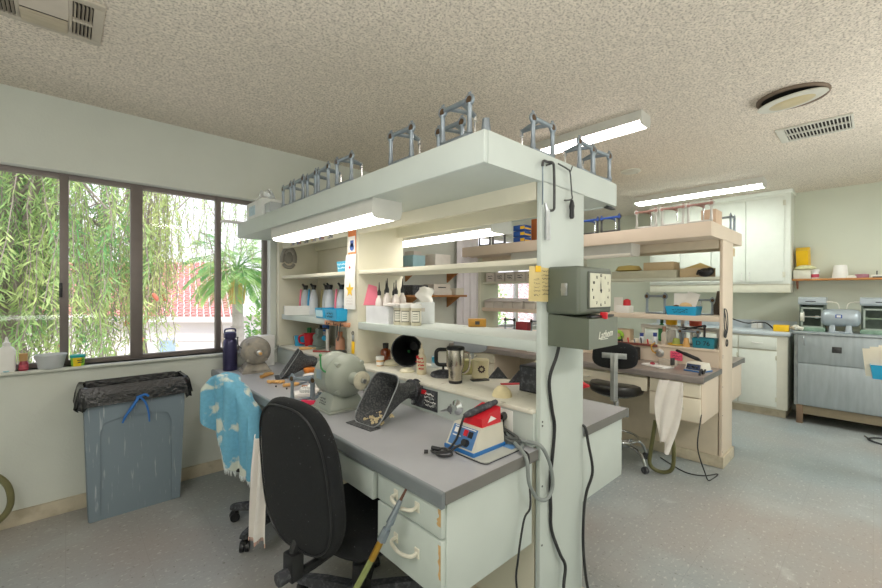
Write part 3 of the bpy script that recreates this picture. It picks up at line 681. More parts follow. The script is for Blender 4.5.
CHB = (.933, 2.345, 0)
ch2 = office_chair('black office chair behind the first, covered by a blue patterned towel', CHB, R(38), R(136 - 38), .44, M_black_dusty, .04)
b = MB(); cushion(b, .22, .24, .05, lambda d, u, v: (-.185 + d - .05 * v, u + .185, .68 + v), e=2.6, top=.8); b.build('backrest', M_blk_fab, ch2, 60)
b = MB(); b.tube([(.63, 2.37, .62), (.638, 2.345, .51), (.652, 2.32, .415), (.675, 2.285, .395), (.71, 2.245, .425), (.74, 2.24, .47), (.80, 2.28, .40)], .011, 8); o = b.build('arm_loop', M_black, ch2, 60)
o.matrix_parent_inverse = (Matrix.Translation(Vector(CHB)) @ Euler((0, 0, R(38))).to_matrix().to_4x4()).inverted()
# blue towel draped over the second chair
M_towel = mat('blue_towel', '#6aabc8', .95, var=.08, vscale=60, bump=.35, bscale=300)
add_layer(M_towel, noise_mask(7, .56, .60, 4, amount=.9), '#d9dccb')
M_fringe = mat('towel_fringe', '#dfe6e6', .95, var=.05)
ux = Vector((.62, -.785, 0)); un = Vector((-.785, -.62, 0)); org = Vector((.675 - .62 * .165, 2.32 + .785 * .165, 0))
ztop = lambda s: [.80, .872, .885, .868, .835, .775, .69, .57, .47][min(8, int(s * 8))] * (1 - (s * 8 - int(s * 8))) + [.80, .872, .885, .868, .835, .775, .69, .57, .47][min(8, int(s * 8) + 1)] * (s * 8 - int(s * 8))
zb_ = [.66, .60, .58, .46, .40, .385, .375, .365, .34]
zbot = lambda s: zb_[min(8, int(s * 8))] * (1 - (s * 8 - int(s * 8))) + zb_[min(8, int(s * 8) + 1)] * (s * 8 - int(s * 8))
def towel(u, v):
    x = u * .33; zt, zl = ztop(u), zbot(u); fold = .016 * math.sin(u * 15 + v * 2) * (.3 + v) + .012 * math.sin(u * 31)
    if v < .22: # behind the backrest
        q = v / .22; z = zt - .16 * (1 - q); off = -.085
        z = zt - .16 * (1 - q) ** 2; off = -.075 + .02 * q
    elif v < .34:
        q = (v - .22) / .12; a = PI * (1 - q); off = -.0 + .055 * math.cos(a) ; z = zt + .014 * math.sin(a)
    else:
        q = (v - .34) / .66; z = zt + (zl - zt) * q; off = .055 - .01 * q
    p = org + ux * x + un * (off + fold); p.z = z; return p
tw = cloth_cloud(towel, 40, 44, .006).build('towel', M_towel, None, 70); tag(tw, 'blue and white patterned towel draped over the second office chair', 'towel')
b = MB()
for i in range(70):
    u = .28 + .72 * i / 69; p = towel(u, 1.0); b.cyl(p + un * .003, p + Vector((random.gauss(0, .004), random.gauss(0, .004), -random.uniform(.018, .034))), .0022, .001, 5, False)
f = b.build('fringe', M_fringe, tw)
# white cloth hanging in front of the second chair, by the pencil drawer
def wcl(u, v):
    z = .63 - .50 * v; w = (.026 + .022 * v) ; p = Vector((.725, 2.09, 0)) + ux * ((u - .5) * w * 2) + un * (.016 * math.sin(u * 11 + v * 3) + .02 * v + .02); p.z = z - .02 * abs(math.sin(u * 5)); return p
o = cloth_cloud(wcl, 18, 22, .004).build('cloth', mat('white_cloth', '#e8e4de', .95, var=.04, vscale=20), None, 70); tag(o, 'long white cloth hanging between the two office chairs', 'cloth')
b = MB()
for i in range(26): p = wcl(i / 25, 1.0); b.cyl(p, p + Vector((0, 0, -.02)), .0025, .0015, 5, False)
b.build('stained_hem', mat('stained_hem', '#d8b3a2', .95), o)

# ------------------------------------------------------------------ rubbish bin, hose
M_can = mat('grey_bin_plastic', '#76858f', .55, var=.04, vscale=3); add_layer(M_can, noise_mask(20, .62, .70, 5, stretch=(3.5, 1, .3), amount=.45), '#cfd6da'); add_layer(M_can, noise_mask(3, .5, .8, 5, stretch=(1, 1, .7), amount=.35), '#5f6c77')
M_bag = mat('black_bag', '#121315', .25, var=.2, bump=.5, bscale=45)
CC = (.322, 3.175, 0)
t = thing('rubbish_bin', 'tall slim grey rubbish bin lined with a black bag under the window', 'bin', CC)
b = MB(); hollow(b, .455, .195, .50, .225, .745, .006, .025); b.build('body', M_can, t, 40)
b = MB(); N = 12
def pf(x, z): return (x * (.455 + .045 * z / .745) / .455, -.0975 - .015 * z / .745 - .009, z)
out = [(-.222, .004), (-.224, .30), (-.226, .60), (-.224, .715), (-.1, .72), (0, .722), (.1, .72), (.224, .715), (.226, .6), (.224, .3), (.222, .004)]
inn = [(-.175, .004), (-.168, .30), (-.163, .52), (-.145, .572), (-.08, .588), (0, .592), (.08, .588), (.145, .572), (.163, .52), (.168, .3), (.175, .004)]
vs = [pf(*p) for p in out] + [pf(*p) for p in inn] + [(pf(*p)[0], pf(*p)[1] + .012, p[1]) for p in inn] + [(pf(*p)[0], pf(*p)[1] + .012, p[1]) for p in out]
n = len(out); fs = []
for r_ in range(3):
    for i in range(n - 1): fs.append((r_ * n + i, r_ * n + i + 1, (r_ + 1) * n + i + 1, (r_ + 1) * n + i))
for i in range(n - 1): fs.append((3 * n + i, 3 * n + i + 1, i + 1, i))
b.add(vs, fs); b.build('front_rim', M_can, t, 40)
b = MB(); rnd = random.Random(2); RR = rrect(1, 1, .08, 7); nn = len(RR)
def bagring(w, d, z, amp, zamp):
    return [(x * w * (1 + amp * math.sin(i * 2.3)), y * d * (1 + amp * 2 * math.sin(i * 1.7 + 1)), z + zamp * math.sin(i * 1.1) + zamp * rnd.uniform(-.5, .5)) for i, (x, y) in enumerate(RR)]
b.loft([bagring(.44, .17, .50, .01, .02), bagring(.48, .205, .73, .006, .004), bagring(.495, .222, .785, .004, .003), bagring(.53, .25, .786, .004, .003), bagring(.548, .268, .765, .006, .004), bagring(.565, .285, .72, .012, .006), bagring(.575, .30, .675, .02, .018), bagring(.545, .27, .668, .02, .016)], True, False)
b.build('bag', M_bag, t, 50)
b = MB(); B3 = mat('blue_drawstring', '#2c6fc0', .5)
b.tube([(.0, -.150, .70), (-.02, -.153, .665), (-.06, -.150, .60), (-.075, -.145, .56)], [.008, .009, .007, .005], 6); b.tube([(.01, -.150, .70), (.035, -.152, .66), (.05, -.148, .60), (.055, -.140, .54)], [.006, .006, .005, .004], 6); b.tube([(-.01, -.150, .70), (.03, -.155, .712), (.05, -.152, .70)], .007, 6)
b.build('drawstring', B3, t, 60)
b = MB(); b.tube([(-.50, 3.25, .012), (-.38, 3.235, .03), (-.27, 3.225, .09), (-.222, 3.22, .17), (-.235, 3.225, .28), (-.30, 3.23, .36), (-.40, 3.24, .41), (-.52, 3.25, .40)], .016, 10)
single('hose', b, mat('olive_hose', '#6d6a45', .45, var=.1), 'olive green rubber hose loop leaning on the wall at the left edge', 'hose')

# ------------------------------------------------------------------ polishing lathes, dust hoods
def polishing_lathe(label, loc, rz, sc, mbody, wheel, mw):
    """shaft along local -Y, base centred on the origin"""
    t = thing('polishing_lathe', label, 'lathe', loc, rz); t.scale = (sc, sc, sc)
    b = MB(); b.box(-.105, .105, -.095, .095, 0, .012, .004); b.box(-.10, .10, -.09, .09, .012, .085, .008, top=(.58, .62)); b.build('base', mbody, t, 40)
    b = MB(); b.lathe([(.02, -.125), (.05, -.122), (.078, -.110), (.096, -.085), (.103, -.06), (.1065, -.055), (.1065, -.047), (.104, -.044), (.104, .05), (.1065, .053), (.1065, .06), (.10, .07), (.08, .095), (.04, .108)], (0, 0, .163), 32, (0, 1, 0)); b.build('motor_body', mbody, t, 40)
    b = MB()
    for a in (45, 135, 225, 315): b.cyl((.088 * math.cos(R(a)), -.070, .163 + .088 * math.sin(R(a))), (.088 * math.cos(R(a)), -.105, .163 + .088 * math.sin(R(a))), .012, .010, 10)
    b.build('end_bolts', mbody, t)
    b = MB(); b.lathe([(.036, .11), (.027, .125), (.024, .15), (.020, .165)], (0, 0, .163), 18, (0, -1, 0)); b.build('bearing_housing', mbody, t)
    b = MB(); b.lathe([(.019, .16), (.019, .185), (.012, .188), (.010, .225)], (0, 0, .163), 14, (0, -1, 0)); b.build('chuck', M_alu, t)
    b = MB(); b.lathe(wheel, (0, 0, .163), 24, (0, -1, 0)); b.build('wheel', mw, t, 50)
    b = MB(); b.tube([(-.098, -.05, .19), (-.125, -.055, .215), (-.13, -.055, .27)], .004, 6); b.ball((-.13, -.055, .275), .008, 8); b.build('switch_lever', M_green if sc >= 1 else M_steel_d, t)
    b = MB(); b.at((-.1045, .01, .175), (0, 0, 0)); b.cbox((0, 0, 0), (.002, .05, .045), 0); pl = b.build('name_plate', M_alu, t, 0)
    b = MB(); b.at((0, 0, 0)); 
    scribble(b, (-.084, 0, .045), (0, -1, 0), (.25, 0, .97), .06, .035, 3, .004, 4, .006); b.build('base_marking', M_steel_d, t, 0, False)
    return t
felt = [(.012, .19), (.038, .192), (.042, .196), (.042, .203), (.038, .206), (.01, .207)]
polishing_lathe('large grey-green bench polishing lathe in the middle of the near worktop', (1.005, 1.822, .764), 0, 1.02, M_motor, felt, mat('polishing_disc', '#b9b49f', .7, var=.2, vscale=30))
polishing_lathe('dusty grey polishing lathe at the window end of the near worktop', (1.005, 3.06, .764), R(-8), .93, M_motor_d, [(.008, .19), (.012, .20), (.012, .22), (.004, .235)], M_orange)
M_creamE = mat('cream_enamel', '#cfcda8', .45, var=.05)
polishing_lathe('cream polishing lathe with a red wheel, mostly hidden behind the near end panel', (1.762, 1.12, .764), R(8), .86, M_creamE, [(.012, .185), (.03, .188), (.034, .194), (.034, .206), (.024, .211), (.016, .222), (.010, .24), (.005, .25)], M_red)
def dust_horn(label, loc, rz, sc):
    """flared hood: mouth at local x=0 facing -X, neck at x=.33"""
    t = thing('dust_hood', label, 'hood', loc, rz); t.scale = (sc, sc, sc)
    def sec(x, w, zb, zt, e, lean, n=36):
        P = []
        for i in range(n):
            a = 2 * PI * i / n; c, s = math.cos(a), math.sin(a)
            P.append((x + lean * (.5 + .5 * math.copysign(abs(s) ** (2 / e), s)), math.copysign(abs(c) ** (2 / e), c) * w, (zb + zt) / 2 + math.copysign(abs(s) ** (2 / e), s) * (zt - zb) / 2))
        return P
    S = [(0, .092, .001, .205, 4.6, .135), (.055, .078, .008, .188, 3.8, .10), (.11, .064, .028, .165, 3, .06), (.17, .052, .052, .147, 2.4, .025), (.23, .042, .066, .142, 2, .008), (.33, .038, .068, .142, 2, 0)]
    outer = [sec(*s) for s in S]; inner = [sec(s[0] + .003, s[1] - .006, s[2] + .006, s[3] - .006, s[4], s[5]) for s in reversed(S)]
    b = MB(); b.loft(outer + inner, False, False); b.loft([outer[0], inner[-1]], False, False); b.build('horn', M_hornm, t, 60)
    b = MB(); b.tube(outer[0], .0028, 6, smooth=False, closed=True); b.build('mouth_rim', mat('pale_rim', '#8b8f90', .6, var=.1), t, 60)  # mouth rim in a paler grey than the horn
    b = MB(); b.torus((.285, 0, .105), .043, .006, (1, 0, 0), 24); b.torus((.32, 0, .105), .041, .004, (1, 0, 0), 24); b.build('neck_clamp', M_black_dusty, t, 60)
    b = MB(); b.box(-.035, .02, -.085, .085, 0, .003); b.build('mouth_lip', M_hornm, t, 0)
    return t
M_hornm = mat('dusty_rubber_horn', '#303336', .75, var=.12, vscale=40); add_layer(M_hornm, noise_mask(130, .45, .75, 5, amount=.45), '#8f8f8c')
h = dust_horn('dusty black dust hood horn beside the large grey-green lathe on near worktop', (.945, 1.50, .765), R(6), 1.0)
b = MB(); b.M = Matrix.Translation((0, 0, 0)); rnd = random.Random(3)
for i in range(40): 
    x, y = rnd.gauss(.06, .022), rnd.gauss(0, .03); b.ball((x, y, .010 + .004 * rnd.random() + max(0, x - .055) * .35), rnd.uniform(.004, .009), 6)
b.build('polishing_debris', mat('polishing_debris', '#c9b890', .9, var=.1), h)
dust_horn('dusty dust hood horn by the window-end lathe on the near worktop', (1.055, 2.72, .765), R(-18), .9)

# ------------------------------------------------------------------ time clock
M_olive = mat('olive_enamel', '#596053', .45, var=.06, vscale=8)
M_olive2 = mat('olive_enamel_dark', '#5f6657', .4, var=.05, vscale=8)
t = thing('time_clock', 'olive grey punch time clock mounted on the near end panel', 'time clock', (1.44, .84, 1.14))
b = Wm((1.44, .84, 1.14)); b.box(1.312, 1.568, .703, .838, 1.262, 1.436, .012); b.build('clock_case', M_olive, t, 50)
b = Wm((1.44, .84, 1.14)); b.box(1.37, 1.548, .697, .706, 1.282, 1.418, .003); bz = b.build('bezel', mat('bezel', '#4d5248', .5), t)
b = Wm((1.44, .84, 1.14)); b.box(1.377, 1.541, .6955, .6975, 1.288, 1.412); fa = b.build('clock_face', mat('clock_dial', '#c9c8b2', .6, var=.06, vscale=25), t, 0)
b = Wm((1.44, .84, 1.14)); cx, cz = 1.459, 1.35
for i in range(1, 13):
    a = R(90 - 30 * i); text_mb(b, str(i), .015, (cx + .066 * math.cos(a), .6953, cz + .054 * math.sin(a)), (1, 0, 0), (0, 0, 1))
b.build('numerals', M_ink, fa, 0, False)
b = Wm((1.44, .84, 1.14))
for a, L, w_ in ((R(92), .05, .0035), (R(101), .032, .005)):
    d = Vector((math.cos(a), 0, math.sin(a))); s = Vector((-d.z, 0, d.x)) * w_; c = Vector((cx, .6945, cz)); b.add([c - d * .01 - s, c - d * .01 + s, c + d * L], [(0, 1, 2)])
b.cyl((cx, .696, cz), (cx, .693, cz), .005); b.build('hands', M_ink, fa, 0, False)
b = Wm((1.44, .84, 1.14)); b.cyl((1.311, .76, 1.352), (1.306, .76, 1.352), .012, n=16); b.box(1.3085, 1.3105, .748, .772, 1.33, 1.375, .002); b.build('case_lock', M_alu, t)
b = Wm((1.44, .84, 1.14)); lo = [(1.33, .676), (1.56, .676), (1.56, .838), (1.33, .838)]
b.add([(x, y, 1.141) for x, y in lo] + [(1.33, .676, 1.248), (1.56, .676, 1.248), (1.56, .838, 1.262), (1.33, .838, 1.262)], [(0, 3, 2, 1), (4, 5, 6, 7), (0, 1, 5, 4), (1, 2, 6, 5), (2, 3, 7, 6), (3, 0, 4, 7)]); lc = b.build('printer_case', M_olive2, t, 0)
b = Wm((1.44, .84, 1.14)); text_mb(b, 'Lathem', .038, (1.455, .6755, 1.188), (1, 0, .06), (0, 0, 1), .35); b.box(1.415, 1.475, .6745, .676, 1.1705, 1.1725); b.build('script_lettering', mat('white_lettering', '#dcdccf', .5), lc, 0, False)
b = Wm((1.44, .84, 1.14)); b.box(1.44, 1.452, .664, .69, 1.245, 1.27, .003); b.build('red_pointer', M_red, t)
b = Wm((1.44, .84, 1.14)); b.box(1.36, 1.54, .682, .70, 1.252, 1.258); b.build('card_slot', M_black, t, 0)
b = MB(); b.tube([(1.35, .80, 1.16), (1.352, .815, 1.10), (1.325, .828, 1.014), (1.35, .832, .90), (1.369, .832, .816), (1.342, .832, .633), (1.345, .832, .53), (1.351, .832, .44), (1.40, .825, .33), (1.432, .82, .27), (1.403, .81, .194), (1.38, .78, .06), (1.42, .72, .006), (1.6, .70, .006)], .0065, 8); single('power_cord', b, M_cord, 'thick black power cord running down the end panel from the time clock', 'cord')
b = MB(); b.tube([(1.60, .87, .772), (1.605, .833, .775), (1.615, .82, .70), (1.642, .815, .582), (1.61, .825, .50), (1.585, .824, .42), (1.575, .82, .271), (1.60, .81, .095), (1.63, .78, .008), (1.75, .74, .006)], .006, 8); single('power_cord', b, M_cord, 'black cord hanging off the rear worktop along the end panel right edge', 'cord')

# note, saws on the end panel
t = thing('note', 'tan handwritten paper note taped to the left edge of the near end panel', 'note', (1.258, .835, 1.31))
b = MB(); b.grid(lambda u, v: (-.062 + .124 * u + .004 * v, -.002 - .006 * math.sin(u * 3) - .004 * u, .125 * v - .004 * u), 8, 6, .0008); b.build('sheet', mat('tan_paper', '#cfbd84', .85, var=.08, vscale=20), t, 60)
b = MB(); scribble(b, (.03, -.0125, .067), (1, -.03, 0), (0, 0, 1), .055, .095, 7, .0018, 5, .002); scribble(b, (-.033, -.0125, .05), (1, -.03, 0), (0, 0, 1), .04, .07, 5, .0014, 8, .004); b.build('handwriting', M_ink, t, 0, False)
b = MB(); b.box(-.03, .0, -.0115, -.0095, .105, .127); b.build('tape', M_yellow, t, 0)
t = thing('coping_saw', 'coping saw with bare metal handle hanging on the near end panel', 'saw', (1.305, .83, 1.535))
b = Wm((1.305, .83, 1.535)); b.tube([(1.268, .825, 1.80), (1.275, .825, 1.82), (1.30, .825, 1.822), (1.335, .825, 1.826), (1.345, .825, 1.80), (1.348, .825, 1.68), (1.342, .825, 1.652), (1.31, .825, 1.645), (1.292, .825, 1.645)], .005, 8); b.build('frame', M_steel_d, t)
b = Wm((1.305, .83, 1.535)); b.cyl((1.300, .825, 1.645), (1.304, .825, 1.535), .0095, .0115, 12); b.cyl((1.288, .825, 1.67), (1.300, .825, 1.640), .005, .009, 10); b.build('handle', M_alu, t)
b = Wm((1.305, .83, 1.535)); b.box(1.2685, 1.2700, .822, .828, 1.66, 1.81); b.build('blade', M_steel, t, 0)
b = Wm((1.305, .83, 1.535)); b.cyl((1.315, .84, 1.816), (1.315, .812, 1.818), .0035); b.build('hanging_nail', M_steel_d, t)
t = thing('coping_saw', 'small wire saw with a black handle hanging on the near end panel', 'saw', (1.475, .83, 1.64))
b = Wm((1.475, .83, 1.64)); b.tube([(1.375, .825, 1.832), (1.44, .825, 1.826), (1.462, .825, 1.815), (1.475, .825, 1.74), (1.478, .825, 1.715), (1.44, .825, 1.703), (1.42, .825, 1.70)], .003, 8); b.tube([(1.462, .825, 1.815), (1.48, .825, 1.845)], .0025, 6); b.build('frame', M_steel_d, t)
b = Wm((1.475, .83, 1.64)); b.lathe([(.006, 0), (.010, .008), (.009, .035), (.011, .05), (.008, .065), (.005, .075)], (1.477, .825, 1.635), 12); b.build('handle', M_black, t)

# compressed air gun on its hose, leaning on the front drawer
t = thing('blow_gun', 'olive hose with a metal torch tip leaning on the front white drawers', 'hose', (.62, 1.10, 0))
b = Wm((.62, 1.10, 0)); A_, B_ = Vector((.735, 1.035, .60)), Vector((.778, 1.0, .722)); D = (B_ - A_).normalized()
b.tube([(.30, 1.30, .012), (.42, 1.32, .02), (.53, 1.24, .11), (.64, 1.12, .36), (.715, 1.052, .545)], .0098, 10); b.build('hose', mat('green_hose', '#7d8750', .4, var=.06), t)
b = Wm((.62, 1.10, 0)); b.cyl((.700, 1.066, .505), (.722, 1.046, .565), .011, .0105, 12); b.build('brass_collar', mat('brass', '#b98e38', .35, .8, var=.1), t)
b = Wm((.62, 1.10, 0)); b.cyl((.722, 1.046, .565), (.735, 1.035, .60), .016, .014, 6); b.cyl((.735, 1.035, .60), (.742, 1.029, .618), .009, n=8); b.cyl((.742, 1.029, .618), (.768, 1.008, .69), .013, .007, 8); b.build('nozzle', M_steel, t)
b = Wm((.62, 1.10, 0)); b.cyl((.768, 1.008, .69), (.781, .998, .722), .005, .004, 8); b.build('tip', mat('rusty_tip', '#5c3d30', .7), t)

# ------------------------------------------------------------------ articulators (wire and metal frames that hold dental casts)
def articulator(label, loc, rz, mm, mj, group, mh=None, w=.13, h=.122, L=.098, cast=False):
    """hinge bar along local x, incisal pin towards local +y"""
    mh = mh or mm; t = thing('articulator', label, 'articulator', loc, rz, group); x = w / 2
    b = MB(); b.box(-x - .008, x + .008, -.009, .009, 0, .014, .004); b.tube([(-x * .7, 0, .007), (-x * .3, L * .5, .007), (0, L, .007)], .006, 6); b.tube([(x * .7, 0, .007), (x * .3, L * .5, .007), (0, L, .007)], .006, 6); b.cyl((0, L, 0), (0, L, .014), .014, n=14); b.build('base_frame', mm, t)
    for s in (-1, 1):
        b = MB(); b.lathe([(.012, .012), (.009, .03), (.008, .06), (.0085, h - .018), (.011, h - .012)], (s * x, 0, 0), 10); b.box(s * x - .007, s * x + .007, -.005, .005, .03, .055, .002); b.build('post', mm, t)
        b = MB(); b.torus((s * x, 0, h), .0155, .006, (0, 1, 0), 18, 6); r = b.build('hinge_ring', mm, t, 60)
        b = MB(); b.cyl((s * x, -.005, h), (s * x, .005, h), .0125, n=12); b.build('ring_core', mj, r)
        b = MB(); b.cyl((s * x, 0, h + .014), (s * x, 0, h + .024), .0045, n=8); b.box(s * x - .007, s * x + .007, -.002, .002, h + .020, h + .027, .001); b.build('thumb_screw', mh, t)
    b = MB(); b.cyl((-x + .012, 0, h + .002), (x - .012, 0, h + .002), .009, n=10); b.tube([(-x * .45, .003, h), (-.012, L * .55, h + .001), (0, L, h - .004)], .0075, 6); b.tube([(x * .45, .003, h), (.012, L * .55, h + .001), (0, L, h - .004)], .0075, 6); b.build('upper_frame', mm if mh is mm else mh, t)
    b = MB(); b.cyl((0, L, .014), (0, L, h + .004), .0038, n=8); b.cyl((0, L, h - .022), (0, L, h + .004), .008, .007, 10); b.build('incisal_pin', M_chrome, t)
    return t
TZ = 1.857
G1 = 'metal articulators along the near top shelf'
spec = [(.982, .985, 'metal articulator at the front corner of the near top shelf beside the metal cup'), (1.09, 1.125, 'metal articulator partly behind the corner one on the near top shelf'), (.982, 1.295, 'metal articulator third from the front corner along the near top shelf'),
        (.982, 1.745, 'metal articulator standing alone in the middle of the near top shelf edge'), (.984, 1.965, 'metal articulator just left of the lone middle one on the near top shelf'), (.99, 2.115, 'metal articulator in the middle of the far cluster on the near top shelf'),
        (.984, 2.27, 'metal articulator second from the white carton on the near top shelf'), (.99, 2.45, 'metal articulator closest to the white carton on the near top shelf')]
A0 = articulator(spec[0][2], (spec[0][0], spec[0][1], TZ), -PI / 2, M_steel, M_brass, G1)
rnd = random.Random(12)
for x, y, l in spec[1:]: dup(A0, l, (x, y, TZ), -PI / 2 + rnd.uniform(-.1, .1))
for x, y, l, rz in [(1.318, .856, 'metal articulator on the near shelf end above the bare metal saw', 0), (1.655, .858, 'metal articulator left of the last one on the near shelf end under the ceiling lamp', .05), (1.80, .858, 'last metal articulator at the aisle corner of the near shelf end', -.1)]:
    dup(A0, l, (x, y, TZ), PI - PI + rz, 'metal articulators on the near shelf end')
t = thing('metal_cup', 'small tapered grey metal cup at the front corner of the near top shelf', 'cup', (1.005, .868, TZ))
b = MB(); b.lathe([(.017, 0), (.016, .012), (.0115, .05), (.009, .05), (.008, .04)], n=16); b.build('cup', M_steel, t)
b = MB(); b.box(.015, .085, -.01, .008, 0, .006, .002); b.cyl((.05, 0, .006), (.05, 0, .012), .005); b.build('clamp_bar', M_steel_d, t)
# bench 2 top shelf
G2 = 'articulators along the far top shelf'
b1 = articulator('blue-jointed articulator on the far top shelf nearest the time clock', (3.385, 1.72, TZ), -PI / 2, M_steel_d, M_bluejoint, G2, M_bluejoint, .15, .12)
dup(b1, 'blue-jointed articulator second from the time clock on the far top shelf', (3.385, 1.535, TZ), -PI / 2)
for i, (y, l) in enumerate([(2.95, 'blue-jointed articulator on the far top shelf furthest towards the window'), (2.75, 'dark articulator seen left of the blue boxes over the near upper shelf')]): dup(b1, l, (3.40, y, TZ), -PI / 2 + .1 * i)
c1 = articulator('pale nickel articulator with copper joints, third from the open end of the far top shelf', (3.385, 1.245, TZ), -PI / 2, M_nickel, M_copper, G2, M_copper, .145, .13)
dup(c1, 'pale nickel articulator with copper joints, second from the open end of the far top shelf', (3.385, 1.055, TZ), -PI / 2)
dup(c1, 'pale nickel articulator with copper joints, nearest the open end of the far top shelf', (3.385, .875, TZ), -PI / 2)
dup(A0, 'dark metal articulator on the end edge of the far top shelf near the cabinets', (4.08, .815, TZ), 0, G2)
t = thing('blue_carton', 'small blue and yellow cartons stacked on the far top shelf behind the near lamp', 'box', (3.50, 2.52, TZ))
b = MB(); 
for i in range(3): b.box(-.06, .06, -.07, .07, .002 + i * .062, .058 + i * .062, .003)
b.build('cartons', mat('blue_carton', '#1d4f9e', .5), t)
b = MB()
for i in range(3): b.box(-.0615, -.06, -.072, -.02, .015 + i * .062, .045 + i * .062); b.box(-.05, .05, -.0715, -.07, .015 + i * .062, .03 + i * .062)
b.build('yellow_print', M_yellow, t, 0)
b = MB(); b.box(-.09, .09, -.012, .012, 0, .33, .003); single('board', b, mat('orange_brown_board', '#b0622f', .6, var=.12, stretch=(6, 6, 1)), 'orange-brown wooden board standing on the far top shelf left of the near end panel', 'board', (3.66, 2.42, TZ), R(90))
b = MB(); b.box(-.09, .09, -.05, .05, 0, .13, .003)
single('cardboard_box', b, mat('pinkish_cardboard', '#cfb49a', .8, var=.05), 'brown cardboard box on the far top shelf behind the last nickel articulator', 'box', (3.72, .88, TZ))
t = thing('spring_clip', 'dark metal spring clip clamped under the aisle corner of the near top shelf', 'clip', (1.90, .868, 1.742))
b = MB(); b.box(-.03, .045, -.012, .012, 0, .008, .002); b.tube([(-.03, 0, .004), (.0, 0, .022), (.03, 0, .004)], .003, 6); b.box(.0, .012, -.01, .01, .008, .03, .002); b.build('jaws', M_steel_d, t)
# white carton and plastic bags at the window end
t = thing('carton', 'white open carton with plastic bags at the window end of the near top shelf', 'box', (1.04, 2.96, TZ))
b = MB(); b.box(-.075, .075, -.16, .16, 0, .115, .003); b.build('box', mat('white_carton', '#d6dad6', .7), t)
b = MB(); b.box(-.0765, -.075, -.02, .10, .02, .085); b.build('label', mat('pale_blue_label', '#a9c2cd', .5, var=.2, vscale=60), t, 0)
rr = random.Random(4); b = MB()
def bagf(u, v): a = u * 2 * PI; r = .06 * (1 - .5 * v) * (1 + .25 * math.sin(5 * a + 7 * v)); return (.0 + r * math.cos(a), -.03 + r * 1.5 * math.sin(a), .115 + .075 * v + .012 * math.sin(3 * a))
b.grid(bagf, 28, 8); b.build('plastic_bag', M_clear, t, 0)
b = MB(); b.box(-.07, .055, -.30, -.19, 0, .075, .003); single('clear_tub', b, M_clear, 'clear plastic tub beside the white carton on the near top shelf', 'tub', (1.05, 3.0, TZ))
b = MB(); b.box(-.11, .11, -.04, .04, 0, .012, .002); single('wooden_strip', b, M_white_trim, 'thin white board end sticking out over the window end of the near top shelf', 'board', (.955, 3.29, TZ))

# ------------------------------------------------------------------ small goods helpers
def bottle(name, label, cat, loc, r, h, body, cap, caph=.25, neck=.4, labmat=None, group=None, tip=False, rz=0):
    t = thing(name, label, cat, loc, rz, group); hb = h * (1 - caph); rn = r * neck
    b = MB(); b.lathe([(r * .9, 0), (r, .004), (r, hb * .72), (r * .85, hb * .84), (rn, hb * .95), (rn, hb)], n=20); b.build('body', body, t)
    b = MB()
    if tip: b.lathe([(rn * 1.15, hb - .001), (rn * 1.15, hb + (h - hb) * .25), (rn * .5, hb + (h - hb) * .45), (rn * .18, h)], n=14)
    else: b.lathe([(rn * 1.2, hb - .004), (rn * 1.25, h - .002), (rn * 1.1, h)], n=18)
    b.build('cap', cap, t)
    if labmat:
        b = MB(); b.lathe([(r * 1.012, hb * .15), (r * 1.012, hb * .62)], n=20, cap0=False, cap1=False); b.build('label', labmat, t)
    return t
def tray_bin(label, loc, rz, s, m, text=None, mt=None, group=None, name='parts_bin', tpr=1.12):
    t = thing(name, label, 'bin', loc, rz, group); w, d, h = s
    b = MB(); hollow(b, w, d, w * tpr, d * tpr, h, .003, .008); b.build('bin', m, t, 50)
    if text:
        b = MB(); text_mb(b, text, h * .62, (0, -(d * (1 + tpr)) / 4 - .0012, h * .5), (1, 0, 0), (0, -.06 * d / h, 1)); b.build('marker_lettering', mt or M_ink, t, 0, False)
    return t
def clutter_in(t, mats, w, d, z, n, seed, r=.012):
    rnd = random.Random(seed)
    for i in range(n):
        b = MB(); b.at((rnd.uniform(-.4, .4) * w, rnd.uniform(-.4, .4) * d, z), (rnd.random() * .6, rnd.random() * .6, rnd.random() * 6)); b.box(-r * 1.6, r * 1.6, -r, r, 0, r * 1.6, .003); b.build('piece', mats[i % len(mats)], t)

# ------------------------------------------------------------------ window sill
SZ = .88
t = thing('water_bottle', 'dark purple insulated water bottle at the window end of the near worktop', 'bottle', (.885, 3.225, .764))
M_purple = mat('dark_purple_metal', '#3d3a5c', .3, .5, var=.1)
b = MB(); b.lathe([(.046, 0), (.048, .004), (.048, .205), (.044, .222), (.034, .232), (.034, .238)], n=28); b.build('body', M_purple, t, 40)
b = MB(); b.lathe([(.042, .236), (.043, .24), (.043, .272), (.036, .28), (.02, .283)], n=24); b.build('lid', M_purple, t, 40)
b = MB(); b.tube([(-.036, 0, .27), (-.03, 0, .30), (.03, 0, .30), (.036, 0, .27)], .006, 8); b.build('carry_loop', M_purple, t)
t = thing('spray_bottle', 'white narrow-necked plastic bottle on the window sill at the left', 'bottle', (-.245, 3.345, SZ))
b = MB(); b.loft([[(x, y, z) for x, y in rrect(.072 * s, .05 * s, .012 * s)] for z, s in ((0, .95), (.004, 1), (.12, 1), (.135, .8), (.15, .35))]); b.build('body', M_white, t)
b = MB(); b.lathe([(.016, .149), (.016, .165), (.010, .17), (.005, .195), (.003, .2)], n=12); b.build('nozzle', M_white, t)
b = MB(); b.lathe([(.037, .004), (.037, .01)], n=4, cap0=False, cap1=False); b.build('blue_foot_mark', mat('pale_blue', '#9fd0dc', .5), t)
